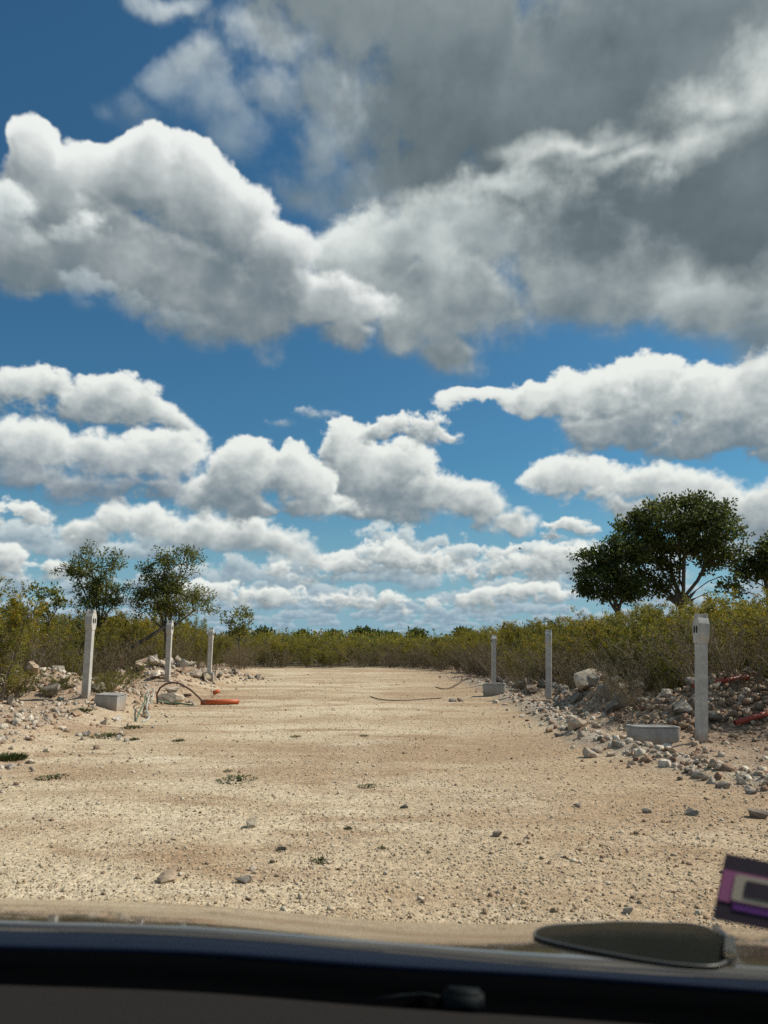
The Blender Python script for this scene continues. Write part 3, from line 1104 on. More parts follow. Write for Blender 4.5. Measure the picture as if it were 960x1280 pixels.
for k_ in range(34):
    y_ = 1 / (1 / 8.2 + rr.random() * (1 / 30 - 1 / 8.2))
    x_ = float(np.interp(y_, RY, RX)) + 0.35 + rr.gauss(0, .28)
    rock(x_, y_, rr.uniform(.07, .10) + .14 * rr.random() ** 2.5, 'pale rubble stone in the crushed limestone row along the track edge', 'stones of the right edging row', grey=rr.random() < .35, flat=.8)
for px, py, w in ((20, 905, 16), (60, 897, 12), (35, 925, 13), (78, 912, 14), (130, 905, 12), (15, 880, 18), (95, 895, 14), (10, 960, 12), (150, 925, 10), (182, 893, 10), (58, 940, 9)):
    rock_px(px, py, w, 'small weathered stone on the rough soil in front of the nearest left post', 'stones on the left soil', grey=rr.random() < .3)
for px, py, w in ((835, 955, 14), (860, 965, 16), (880, 975, 14), (905, 985, 18), (925, 980, 14), (850, 975, 12), (940, 992, 16), (870, 955, 12), (790, 955, 12), (765, 945, 12), (750, 925, 12), (690, 905, 12)):
    rock_px(px, py, w, 'pale crushed stone in the grey patch below the tub-shaped box', 'stones of the grey patch', grey=rr.random() < .5)


# ------------------------------------------------------------------ concrete posts
def prism(name, prof, x0, x1, bev=0.006):
    bm = bmesh.new()
    a = [bm.verts.new((x0, y, z)) for y, z in prof]
    b = [bm.verts.new((x1, y, z)) for y, z in prof]
    n = len(prof)
    bm.faces.new(a)
    bm.faces.new(list(reversed(b)))
    for i in range(n):
        bm.faces.new((a[i], b[i], b[(i + 1) % n], a[(i + 1) % n]))
    bmesh.ops.recalc_face_normals(bm, faces=bm.faces)
    if bev:
        bmesh.ops.bevel(bm, geom=list(bm.edges), offset=bev, segments=2, profile=0.6, affect='EDGES')
    return bmmesh(name, bm)


def ellipse_plug(name, x, cy, cz, ry, rz, th):
    n = 20
    V, Fc = [], []
    for xx in (x - th, x):
        for i in range(n):
            t = 2 * math.pi * i / n
            V.append((xx, cy + ry * math.copysign(abs(math.cos(t)) ** .8, math.cos(t)), cz + rz * math.copysign(abs(math.sin(t)) ** .8, math.sin(t))))
    Fc.append(tuple(range(n - 1, -1, -1)))
    Fc.append(tuple(range(n, 2 * n)))
    for i in range(n):
        j = (i + 1) % n
        Fc.append((i, j, n + j, n + i))
    return pymesh(name, V, Fc)


SHAFT = prism('shaft', [(-.066, -.35), (.066, -.35), (.066, 1.44), (.064, 1.449), (-.064, 1.449), (-.066, 1.44)], -.078, .078, .016)
HEAD = prism('head', [(-.068, 1.45), (.068, 1.45), (.116, 1.57), (.116, 1.745), (.066, 1.835), (-.066, 1.835), (-.116, 1.745), (-.116, 1.57)], -.084, .084, .007)
LIP = prism('lip', [(-.064, 1.837), (.064, 1.837), (.050, 1.90), (-.050, 1.90)], -.013, .013, .004)
HOLE = ellipse_plug('conduit_hole', 0.086, 0, 1.655, .030, .058, .01)  # dark plug on the face, its colour standing for the hole's shade
SADDLE = prism('saddle', [(-.022, 1.837), (.022, 1.837), (.020, 1.893), (-.020, 1.893)], -.0545, .0545, .003)
for me in (SHAFT, HEAD, LIP, SADDLE):
    me.materials.append(M['concrete'])
HOLE.materials.append(M['dark'])


def concrete_post(px, py, toppx, label, road_side, lean=0.0, yaw=0.0, base=None):
    p = on_ground(px, py) if base is None else base
    h = px_size(p, py - toppx)
    s = h / 1.9
    t = empty('concrete_post', p, rz=(0 if road_side > 0 else math.pi) + yaw)
    t.rotation_euler.y = math.radians(lean) * (1 if road_side > 0 else -1)
    t.scale = (s, s, s)
    tag(t, label, 'post', 'concrete service posts along the track')
    link('shaft', SHAFT, None, t)
    hd = link('head', HEAD, None, t)
    link('saddle', SADDLE, None, hd)
    for sx in (-1, 1):
        lp = link('lip', LIP, None, hd)
        lp.location.x = sx * .069
        hl = link('conduit_hole', HOLE, None, hd)
        hl.location.y = sx * .043
    print('post', tuple(round(q, 2) for q in p), 'scale', round(s, 3))
    return t


P_L1 = concrete_post(107, 872, 763, 'nearest white concrete post on the left, with a box at its foot', 1, 0.3, -.10)
P_L2 = concrete_post(209, 852, 776, 'second white concrete post on the left, standing before a heap of pale stones', 1, 0.2, -.06)
P_L3 = concrete_post(261, 850, 785, 'third and farthest white concrete post on the left, with a square footing', 1, 0.8, .02)
P_R1 = concrete_post(877, 927, 768, 'nearest right concrete post, two dark holes in its head, beside a grey tub-shaped box', -1, 3.6, .02)
P_R2 = concrete_post(686, 877, 788, 'middle concrete post on the right, in shade before the thicket', -1, 1.7, -.25)
P_R3 = concrete_post(617, 858, 794, 'farthest concrete post on the right, rising behind a round-cornered box', -1, 1.6, .1)

# footing of the third left post
ft = bmesh.new()
bmesh.ops.create_cube(ft, size=1)
for v in ft.verts:
    v.co = Vector((v.co.x * .36 * (1 if v.co.z < 0 else .8), v.co.y * .36 * (1 if v.co.z < 0 else .8), v.co.z * .45))
bmesh.ops.bevel(ft, geom=list(ft.edges), offset=.012, segments=2, affect='EDGES')
fo = link('footing', bmmesh('footing', ft), M['concretebox'], P_L3)
fo.location = (.02, 0, .05)


# ------------------------------------------------------------------ meter boxes
def round_box(w, d, h, r, name, z0=0.0, n=5, taper=0.0):
    """rounded rectangle prism, open arrays"""
    out = []
    for z, k_ in ((z0, 1.0), (z0 + h, 1.0 - taper)):
        ring = []
        for cx, cy, a0 in ((w / 2 - r, d / 2 - r, 0), (-w / 2 + r, d / 2 - r, 90), (-w / 2 + r, -d / 2 + r, 180), (w / 2 - r, -d / 2 + r, 270)):
            for i in range(n + 1):
                a = math.radians(a0 + 90 * i / n)
                ring.append(((cx + r * math.cos(a)) * k_, (cy + r * math.sin(a)) * k_, z))
        out.append(ring)
    m_ = len(out[0])
    V = out[0] + out[1]
    Fc = [(i, (i + 1) % m_, m_ + (i + 1) % m_, m_ + i) for i in range(m_)]
    Fc.append(tuple(range(m_ - 1, -1, -1)))
    Fc.append(tuple(range(m_, 2 * m_)))
    me = pymesh(name, V, Fc)
    bm = bmesh.new()
    bm.from_mesh(me)
    bmesh.ops.bevel(bm, geom=[e for e in bm.edges if abs(e.verts[0].co.z - e.verts[1].co.z) < 1e-5], offset=.006, segments=2, affect='EDGES')
    me2 = bmmesh(name, bm)
    return me2


def ring_mesh(w, d, h, r, t, name, z0, n=5):
    """rectangular rim with an opening"""
    def loop(w, d, r, z):
        L_ = []
        for cx, cy, a0 in ((w / 2 - r, d / 2 - r, 0), (-w / 2 + r, d / 2 - r, 90), (-w / 2 + r, -d / 2 + r, 180), (w / 2 - r, -d / 2 + r, 270)):
            for i in range(n + 1):
                a = math.radians(a0 + 90 * i / n)
                L_.append((cx + r * math.cos(a), cy + r * math.sin(a), z))
        return L_
    o0, o1 = loop(w, d, r, z0), loop(w, d, r, z0 + h)
    i1, i0 = loop(w - 2 * t, d - 2 * t, max(r - t, .004), z0 + h), loop(w - 2 * t, d - 2 * t, max(r - t, .004), z0)
    m_ = len(o0)
    V = o0 + o1 + i1 + i0
    Fc = []
    for a in range(4):
        for i in range(m_):
            j = (i + 1) % m_
            b_ = (a + 1) % 4
            Fc.append((a * m_ + i, a * m_ + j, b_ * m_ + j, b_ * m_ + i))
    return pymesh(name, V, Fc)


pb = on_ground(133, 885)
t = empty('meter_box', pb + Vector((0, .2, 0)), rz=-.10, rx=.02, ry=.03)
tag(t, 'white rectangular concrete box with a flat lid by the nearest left post', 'box')
wL = px_size(pb, 30)
link('body', round_box(wL, .44, .30, .012, 'body', -.06), M['concretebox'], t)
link('lid', round_box(wL + .014, .454, .022, .014, 'lid', .242), M['concretebox'], t)

pb = on_ground(823, 933)
t = empty('meter_box', pb + Vector((0.0, .22, 0)), rz=.10, rx=-.03, ry=.02)
tag(t, 'grey tub-shaped box with rounded corners and a pale rim, beside the nearest right post', 'box')
wR = px_size(pb, 58)
link('body', round_box(wR, .46, .32, .08, 'body', -.06), M['concretebox'], t)
link('rim', ring_mesh(wR + .012, .472, .022, .085, .05, 'rim', .262), M['concretebox'], t)
link('cover', round_box(wR - .095, .37, .012, .05, 'cover', .2625), M['concretebox'], t)

pb = on_ground(619, 869)
t = empty('meter_box', pb + Vector((0.0, .15, 0)), rz=-.05)
tag(t, 'small grey round-cornered box in front of the farthest right post', 'box')
wR = px_size(pb, 27)
link('body', round_box(wR, .46, .34, .08, 'body', -.06), M['concretebox'], t)
link('rim', ring_mesh(wR + .012, .472, .022, .085, .05, 'rim', .282), M['concretebox'], t)


# ------------------------------------------------------------------ pipes, conduit and cables
def pipe(name, a, b, r, mat, label, cat, bore=True):
    d = (b - a)
    L_ = d.length
    V, Fc = [], []
    n = 18
    rings = [(0, r), (0.004, r * 1.0), (L_ * .12, r), (L_ * .12 + .002, r * 1.0), (L_, r), (L_, r * .86), (0.02, r * .86)]
    prof = [(0, r * .86), (0, r), (L_ * .5, r * 1.0), (L_, r), (L_, r * .86), (0, r * .86)]
    for (s_, q) in prof:
        for i in range(n):
            t_ = 2 * math.pi * i / n
            V.append((q * math.cos(t_), q * math.sin(t_), s_))
    for k_ in range(len(prof) - 1):
        for i in range(n):
            j = (i + 1) % n
            Fc.append((k_ * n + i, k_ * n + j, (k_ + 1) * n + j, (k_ + 1) * n + i))
    o = link(name, pymesh(name, V, Fc, True), mat)
    o.location = a
    o.rotation_euler = d.to_track_quat('Z', 'Y').to_euler()
    for p_ in o.data.polygons:
        p_.use_smooth = True
    return tag(o, label, cat)


def mound_pt(px, dist, up):
    p = at_y(px, 880, dist)
    return Vector((p.x, dist, hz(p.x, dist) + up))


a, b = on_ground(251, 881), on_ground(299, 880)
rp = px_size(a, 3.3)
b.y = a.y + .05
pipe('drain_pipe', a + Vector((0, 0, rp * .9)), b + Vector((0, 0, rp * .9)), rp, M['pipe'], 'short length of orange plastic pipe lying on the track edge right of the arched conduit', 'pipe')
a = on_ground(266, 869)
pipe('pipe_fitting', a + Vector((0, 0, .05)), a + Vector((.17, .06, .12)), .055, M['pipe'], 'small orange pipe offcut lying behind the longer orange pipe', 'pipe')
a = on_ground(229, 871)
pipe('pipe_fitting', a + Vector((0, 0, .03)), a + Vector((.2, .05, .05)), .04, M['hose'], 'dark brown pipe stub lying on the soil behind the arched conduit', 'pipe')
pA, pB = on_ground(866, 868) + Vector((0, 0, .14)), on_ground(936, 858) + Vector((0, 0, .16))
pipe('drain_pipe', pA, pB, .042, M['pipered'], 'red plastic pipe along the top of the brown mound behind the nearest right post', 'pipe')
pA, pB = on_ground(919, 911) + Vector((0, 0, .09)), on_ground(962, 901) + Vector((0, 0, .12))
pipe('drain_pipe', pA, pB, .042, M['pipered'], 'short red plastic pipe sticking out low in the brown mound at the right margin', 'pipe')

g0 = on_ground(196, 879)
pts = []
for px, py in ((197, 880), (196, 868), (200, 860), (207, 855), (216, 853), (226, 855), (238, 862), (248, 871), (257, 881)):
    pts.append(at_y(px, py, g0.y))
tag(tube('conduit', pts, .022, 8, M['hose']), 'brown flexible conduit bent into an arch over the pale slab by the orange pipe', 'conduit')
rc = random.Random(3)


def wild_cable(name, pxs, rad, mat, label, lift=0.0, jit=0.0):
    pts = []
    for px, py, up in pxs:
        p = on_ground(px, py)
        pts.append(p + Vector((rc.gauss(0, jit), rc.gauss(0, jit), rad + up)))
    # smooth a little
    out = []
    for i in range(len(pts) - 1):
        p0, p1, p2, p3 = pts[max(i - 1, 0)], pts[i], pts[i + 1], pts[min(i + 2, len(pts) - 1)]
        for s_ in range(5):
            u = s_ / 5
            q = 0.5 * ((2 * p1) + (p2 - p0) * u + (2 * p0 - 5 * p1 + 4 * p2 - p3) * u * u + (3 * p1 - p0 - 3 * p2 + p3) * u ** 3)
            q.z = max(q.z, hz(q.x, q.y) + rad * .8)
            out.append(q)
    out.append(pts[-1])
    return tag(tube(name, out, rad, 6, mat), label, 'cable')


wild_cable('cable', [(184, 880, .0), (181, 884, .25), (180, 890, .18), (174, 896, .08), (170, 902, .0)], .014, M['cable'], 'green cable end hanging in a loose curve left of the arched conduit')
wild_cable('cable', [(188, 882, .05), (186, 888, .30), (183, 893, .12), (186, 899, .02), (178, 903, .0)], .013, M['cablew'], 'white cable twisted beside the green cable end')
wild_cable('cable', [(196, 880, .05), (210, 881, .03), (228, 882, .02), (240, 883, .01)], .02, M['cable'], 'dull green cable lying flat in front of the pale slab')
wild_cable('cable', [(190, 876, .0), (192, 870, .15), (187, 868, .1), (184, 876, .2), (190, 884, .05)], .012, M['cablew'], 'pale wire loop standing at the left foot of the arched conduit')
wild_cable('cable', [(463, 871, .0), (468, 873, .0), (480, 876, .01), (505, 877, .02), (530, 875, .01), (552, 873, .0)], .013, M['hose'], 'thin dark cable lying across the far track left of the two brown stones')
wild_cable('cable', [(545, 859, .0), (558, 862, .02), (580, 852, .05), (596, 846, .15)], .014, M['hose'], 'thin dark branch-like cable by the dark twiggy bush at the far right', jit=.02)


# ------------------------------------------------------------------ grass tufts
def tuft_mesh(seed, n, h, r):
    q = random.Random(seed)
    V, Fc = [], []
    for _ in range(n):
        a, d = q.uniform(0, 6.28), r * math.sqrt(q.random())
        x0, y0 = d * math.cos(a), d * math.sin(a)
        hh = h * q.uniform(.4, 1.0) * (1.15 - .6 * d / r)
        lean = q.uniform(.1, .9) * hh
        la = a + q.gauss(0, .6)
        w = q.uniform(.005, .011)
        ca, sa = math.cos(la + 1.57) * w, math.sin(la + 1.57) * w
        b0 = len(V)
        V += [(x0 - ca, y0 - sa, -.01), (x0 + ca, y0 + sa, -.01),
              (x0 + lean * .35 * math.cos(la) + ca * .8, y0 + lean * .35 * math.sin(la) + sa * .8, hh * .6),
              (x0 + lean * .35 * math.cos(la) - ca * .8, y0 + lean * .35 * math.sin(la) - sa * .8, hh * .6),
              (x0 + lean * math.cos(la), y0 + lean * math.sin(la), hh)]
        Fc += [(b0, b0 + 1, b0 + 2, b0 + 3), (b0 + 3, b0 + 2, b0 + 4)]
    me = pymesh('grass_tuft', V, Fc)
    me.materials.append(M['grass'])
    return me


TUFTS = [tuft_mesh(i, 140, .11, .16) for i in range(3)] + [tuft_mesh(9, 800, .24, .34)]
for px, py, w, m_, sq, lab in (
        (10, 949, 52, 3, .6, 'thick bright green grass tuft at the left margin of the track'),
        (400, 1077, 28, 0, .5, 'green grass tuft nearest the bonnet, left of centre'),
        (297, 975, 54, 1, .22, 'flat dark green weed patch lying on the pale track left of centre'),
        (101, 889, 30, 2, .6, 'low green weed in front of the white box by the nearest left post'),
        (135, 921, 46, 1, .35, 'spreading green weed on the soil below the white box'),
        (168, 925, 14, 2, 1.0, 'small upright green tuft right of the spreading weed'),
        (224, 926, 20, 0, .4, 'flat green weed on the track below the orange pipe'),
        (66, 972, 38, 1, .28, 'thin dark weed strip low at the left below the grass tuft'),
        (165, 910, 30, 2, .4, 'green weed around the foot of the loose cables'),
        (435, 1036, 13, 0, 1.0, 'small upright tuft on the gravel near the centre'),
        (460, 983, 26, 1, .3, 'flat olive weed patch at the centre of the track'),
        (478, 1060, 14, 0, .5, 'tiny weed right of the grass tuft nearest the bonnet'),
        (352, 1063, 16, 2, .4, 'dark weed round the small dark stone on the track'),
        (370, 921, 16, 1, .4, 'small flat weed on the far track left of centre'),
        (285, 964, 14, 2, .4, 'small weed just above the flat dark weed patch'),
        (455, 920, 14, 2, .4, 'small flat weed on the far track near the centre')):
    p = on_ground(px, py)
    o = bpy.data.objects.new('grass_tuft', TUFTS[m_])
    COL.objects.link(o)
    o.location = p
    s_ = px_size(p, w) / (.36 if m_ < 3 else .8)
    o.scale = (s_, s_ * (1.0 if sq > .5 else 1.3), s_ * sq * (1.0 if s_ < 2 else .7))
    o.rotation_euler.z = rc.uniform(-.3, .3)
    tag(o, lab, 'grass tuft')


# ------------------------------------------------------------------ shrubs
def leaf_quads(P_, D_, L_, W_, rs_):
    """diamond leaves: points, directions, lengths, widths -> arrays"""
    n = len(P_)
    r3 = rs_.normal(size=(n, 3))
    side = np.cross(D_, r3)
    side /= np.linalg.norm(side, axis=1, keepdims=True) + 1e-9
    up = np.cross(side, D_)
    a = P_
    b = P_ + D_ * (L_ * .5)[:, None] + side * (W_ * .5)[:, None] + up * (L_ * .06)[:, None]
    c = P_ + D_ * L_[:, None]
    d = P_ + D_ * (L_ * .5)[:, None] - side * (W_ * .5)[:, None] + up * (L_ * .06)[:, None]
    V = np.stack([a, b, c, d], 1).reshape(-1, 3)
    return V, np.arange(4 * n).reshape(n, 4)


def unit(a):
    return a / (np.linalg.norm(a, axis=-1, keepdims=True) + 1e-9)


def grow_shrub(seed, H=2.1, R=0.75, stems=15, twigs=9, leaves=5200, llen=.055, lwid=.018, low=0.18, flowers=380, spread=.5, sides=3):
    q = random.Random(seed)
    rs_ = np.random.RandomState(seed)
    paths, tips = [], []
    for s_ in range(stems):
        a, d0 = q.uniform(0, 6.28), R * .35 * math.sqrt(q.random())
        p = Vector((d0 * math.cos(a), d0 * math.sin(a), -.05))
        hh = H * q.uniform(.62, 1.0)
        oa = a + q.gauss(0, .5)
        out = q.uniform(.2, 1.0) * spread
        pts, rad = [p.copy()], [.011 * q.uniform(.7, 1.3)]
        n = 7
        for i in range(1, n + 1):
            u = i / n
            p = p + Vector((math.cos(oa) * out * R * 1.6 / n * (.5 + u) + q.gauss(0, .025), math.sin(oa) * out * R * 1.6 / n * (.5 + u) + q.gauss(0, .025), hh / n))
            pts.append(p.copy())
            rad.append(rad[0] * (1 - .75 * u))
        paths.append((pts, rad))
        for _ in range(twigs):
            u = q.uniform(low, 1.0)
            i = min(int(u * n), n - 1)
            b0 = pts[i].lerp(pts[i + 1], u * n - i)
            ta = q.uniform(0, 6.28)
            ln = q.uniform(.18, .5) * (1.15 - .5 * u) * (H / 2.1)
            dv = Vector((math.cos(ta), math.sin(ta), q.uniform(.5, 1.6))).normalized()
            e = b0 + dv * ln
            mid = b0.lerp(e, .5) + Vector((q.gauss(0, .02), q.gauss(0, .02), q.gauss(0, .02)))
            paths.append(([b0, mid, e], [.0045, .0035, .002]))
            tips.append((b0, e, u))
        tips.append((pts[-3], pts[-1], 1.0))
    V, Fc = tube_arrays(paths, sides)
    st = pymesh('stems', V, Fc)
    st.materials.append(M['stem'])
    B = np.array([t_[0] for t_ in tips])
    E = np.array([t_[1] for t_ in tips])
    idx = rs_.randint(0, len(tips), leaves)
    u = rs_.power(1.6, leaves)[:, None]
    ax = unit(E[idx] - B[idx])
    P_ = B[idx] + (E[idx] - B[idx]) * u * 1.05 + rs_.normal(scale=.022 * H / 2.1, size=(leaves, 3))
    D_ = unit(ax * .8 + unit(rs_.normal(size=(leaves, 3))) * 1.0 + np.array([0, 0, .25]))
    L_ = llen * rs_.uniform(.55, 1.3, leaves)
    W_ = lwid * rs_.uniform(.6, 1.3, leaves)
    V, Fq = leaf_quads(P_, D_, L_, W_, rs_)
    lv = npmesh('leaves', V, Fq)
    fl = None
    if flowers:
        top = [t_ for t_ in tips if t_[2] > .62]
        E2 = np.array([t_[1] for t_ in top])
        pick = rs_.choice(len(E2), max(1, len(E2) // 2), replace=False)
        idx = pick[rs_.randint(0, len(pick), flowers)]
        P_ = E2[idx] + rs_.normal(scale=.045, size=(flowers, 3))
        D_ = unit(rs_.normal(size=(flowers, 3)) + np.array([0, 0, .6]))
        V, Fq = leaf_quads(P_, D_, .040 * rs_.uniform(.7, 1.3, flowers), .032 * rs_.uniform(.7, 1.3, flowers), rs_)
        fl = npmesh('blossom', V, Fq)
        fl.materials.append(M['flower'])
    return st, lv, fl


KINDS = {'green': [], 'mixed': [], 'dry': [], 'low': []}
for i in range(4):
    k_ = grow_shrub(100 + i, 2.1, .8, 17, 11, 7200, llen=.062, lwid=.022, flowers=720)
    k_[1].materials.append(M['leaf'])
    KINDS['green'].append(k_)
for i in range(3):
    k_ = grow_shrub(200 + i, 2.0, .75, 18, 10, 5200, flowers=380)
    k_[1].materials.append(M['leaf'])
    KINDS['mixed'].append(k_)
for i in range(3):
    k_ = grow_shrub(300 + i, 1.6, .9, 26, 12, 3400, .05, .015, flowers=0, spread=.8)
    k_[1].materials.append(M['leafdry'])
    KINDS['dry'].append(k_)
for i in range(2):
    k_ = grow_shrub(400 + i, .8, .6, 24, 8, 2200, .05, .018, flowers=0, spread=.9)
    k_[1].materials.append(M['leaf'])
    KINDS['low'].append(k_)
rv = random.Random(77)
NSH = [0]


def shrub(x, y, kind, h, label, group, wide=1.0):
    st, lv, fl = rv.choice(KINDS[kind])
    base = {'green': 2.1, 'mixed': 2.0, 'dry': 1.6, 'low': .8}[kind]
    s = h / base
    t = empty('shrub', (x, y, hz(x, y) - .03), rv.uniform(0, 6.28))
    t.scale = (s * wide, s * wide, s)
    tag(t, label, 'shrub', group)
    link('stems', st, None, t)
    link('leaves', lv, None, t)
    if fl:
        link('blossom', fl, None, t)
    NSH[0] += 1


def edge_r(y):
    return float(np.interp(y, [9, 11.7, 14, 17, 20, 25, 30, 36, 42], [8.2, 7.1, 6.1, 5.5, 5.1, 4.6, 4.3, 3.4, 1.6]))


def edge_l(y):
    return float(np.interp(y, [8, 13, 16, 19, 23, 28, 33, 38, 42], [-7.6, -8.4, -8.3, -8.3, -7.9, -7.3, -6.5, -6.3, -8.5]))


def where(y, side):
    posts = ('nearest', 'middle', 'farthest') if side == 'right' else ('nearest', 'second', 'third')
    b = (13.5, 17.5, 22, 27, 33) if side == 'right' else (15, 19, 23, 26.5, 32)
    ph = ['abreast of the %s %s post' % (posts[0], side), 'just beyond the %s %s post' % (posts[0], side), 'abreast of the %s %s post' % (posts[1], side),
          'just beyond the %s %s post' % (posts[1], side), 'abreast of the %s %s post' % (posts[2], side), 'beyond the last %s post' % side]
    return ph[sum(y > q for q in b)]


# right thicket
y = 10.0
while y < 43:
    step = 1.05 + y * .012
    for row in range(5):
        x_ = edge_r(y) + .25 + row * (1.0 + y * .006) + rv.gauss(0, .22)
        if x_ > y * .56 + 2.2 or x_ < 1.0:
            continue
        yy = y + rv.gauss(0, .3)
        if row == 0:
            near_post = y < 24
            shrub(x_, yy, 'dry' if rv.random() < .75 else 'mixed', rv.uniform(1.0, 1.55),
                  'brown twiggy shrub fronting the thicket, ' + where(yy, 'right'),
                  'dry shrubs fronting the right thicket', 1.15)
        elif row == 1:
            shrub(x_, yy, rv.choice(['mixed', 'dry', 'green']), rv.uniform(1.6, 2.0), 'half-dry olive shrub in the second row, ' + where(yy, 'right'), 'mixed shrubs of the right thicket', 1.1)
        else:
            hh = (2.15 if y < 22 else 2.2) * rv.uniform(.9, 1.13) + (.12 * row if y < 24 else 0) - (.05 if y > 30 else 0)
            shrub(x_, yy, 'green' if rv.random() < .8 else 'mixed', hh, 'tall yellow-flowered shrub %s, ' % ('in the third row', 'in the fourth row', 'deep in the thicket')[row - 2] + where(yy, 'right'), 'flowering shrubs of the right thicket', 1.1)
    y += step
# left thicket
y = 11.5
while y < 43:
    step = 1.1 + y * .014
    for row in range(5):
        x_ = edge_l(y) - .25 - row * (1.05 + y * .006) + rv.gauss(0, .22)
        if x_ < -(y * .56 + 2.2):
            continue
        yy = y + rv.gauss(0, .3)
        if row == 0:
            shrub(x_, yy, 'dry' if rv.random() < .8 else 'mixed', rv.uniform(.9, 1.4), 'brown twiggy shrub among stones, ' + where(yy, 'left'), 'dry shrubs fronting the left thicket', 1.15)
        elif row == 1:
            shrub(x_, yy, rv.choice(['mixed', 'dry', 'mixed']), rv.uniform(1.55, 1.95), 'half-dry olive shrub in the second row, ' + where(yy, 'left'), 'mixed shrubs of the left thicket', 1.1)
        else:
            hh = 2.12 * rv.uniform(.88, 1.12) + (.15 if y < 18 else 0)
            shrub(x_, yy, 'green' if rv.random() < .85 else 'mixed', hh, 'olive shrub dotted with yellow flowers %s, ' % ('in the third row', 'in the fourth row', 'deep in the thicket')[row - 2] + where(yy, 'left'), 'flowering shrubs of the left thicket', 1.1)
    y += step
shrub(-7.9, 15.6, 'green', 2.25, 'tallest dark green bush at the left margin, beside the rubble heap', None, 1.2)
shrub(-8.6, 16.6, 'green', 2.4, 'yellowish bush just right of the tallest dark bush at the left margin', None, 1.1)
# band closing the clearing
for row, y in enumerate((43.2, 44.8, 46.6, 48.6, 51.0)):
    x_ = -13.0 - row
    while x_ < 6.5 + row:
        kind = rv.choice(['dry', 'mixed', 'mixed']) if row == 0 else rv.choice(['green', 'green', 'mixed', 'dry'])
        hh = (1.1 if row == 0 else 1.40 + .06 * row + .22 * noise.noise(Vector((x_ * .35, y * .3, 3)))) * rv.uniform(.86, 1.12)
        yy = y + rv.gauss(0, .35) - (1.5 if x_ < -9 else 0)
        shrub(x_ + rv.gauss(0, .2), yy, kind, hh, 'low brownish shrub fronting the far end of the track, %s' % ('left part' if x_ < -5 else 'middle part' if x_ < 0 else 'right part') if row == 0 else 'olive shrub %s beyond the far end of the track, %s' % (('', 'just', 'a little way', 'farther', 'farthest')[row], 'left part' if x_ < -5 else 'middle part' if x_ < 0 else 'right part'), 'shrubs closing the far end', 1.5)
        x_ += 1.45
for px, py, w in ((782, 880, .8), (800, 888, .7), (655, 866, .7), (605, 846, 1.3), (592, 843, 1.2)):
    p = on_ground(px, py)
    shrub(p.x, p.y + .4, 'dry', w, 'dark twiggy low bush at the thicket foot, ' + where(p.y, 'right'), 'low bushes among the boulders', 1.3)
for px, py, h in ((75, 862, .35), (65, 872, .3), (130, 868, .5), (140, 864, .5), (150, 862, .45), (12, 872, .6), (30, 868, .55), (170, 846, .5)):
    p = on_ground(px, py)
    shrub(p.x, p.y, 'low', h, 'small leafy green weed among the stones around the nearest left post', 'low weeds by the nearest left post')
print('shrubs', NSH[0])

# brush beyond, one mass
rs = np.random.RandomState(12)
nb = 620
bx = rs.uniform(-1, 1, nb)
by = 53 + 120 * rs.power(.75, nb) ** 1.6
bx = bx * (by * .62 + 4)
rsx = rs
Ps, Ds, Ls, Ws = [], [], [], []
for i in range(nb):
    n_ = 240
    hh = rs.uniform(1.4, 2.1) + .004 * by[i] + (0.5 if bx[i] > 8 and by[i] < 90 else 0)
    p = rs.normal(size=(n_, 3)) * np.array([1.2, 1.2, .0]) + np.array([bx[i], by[i], 0])
    top = hh * (1 - .10 * ((p[:, 0] - bx[i]) ** 2 + (p[:, 1] - by[i]) ** 2)).clip(.3, 1)
    p[:, 2] = top * rs.power(1.6, n_)
    Ps.append(p)
Ps = np.concatenate(Ps)
n_ = len(Ps)
V, Fq = leaf_quads(Ps, unit(rs.normal(size=(n_, 3)) + np.array([0, 0, .7])), .26 * rs.uniform(.6, 1.3, n_), .11 * rs.uniform(.6, 1.3, n_), rs)
tag(link('scrub', npmesh('scrub', V, Fq), M['leaf']), kind='stuff')


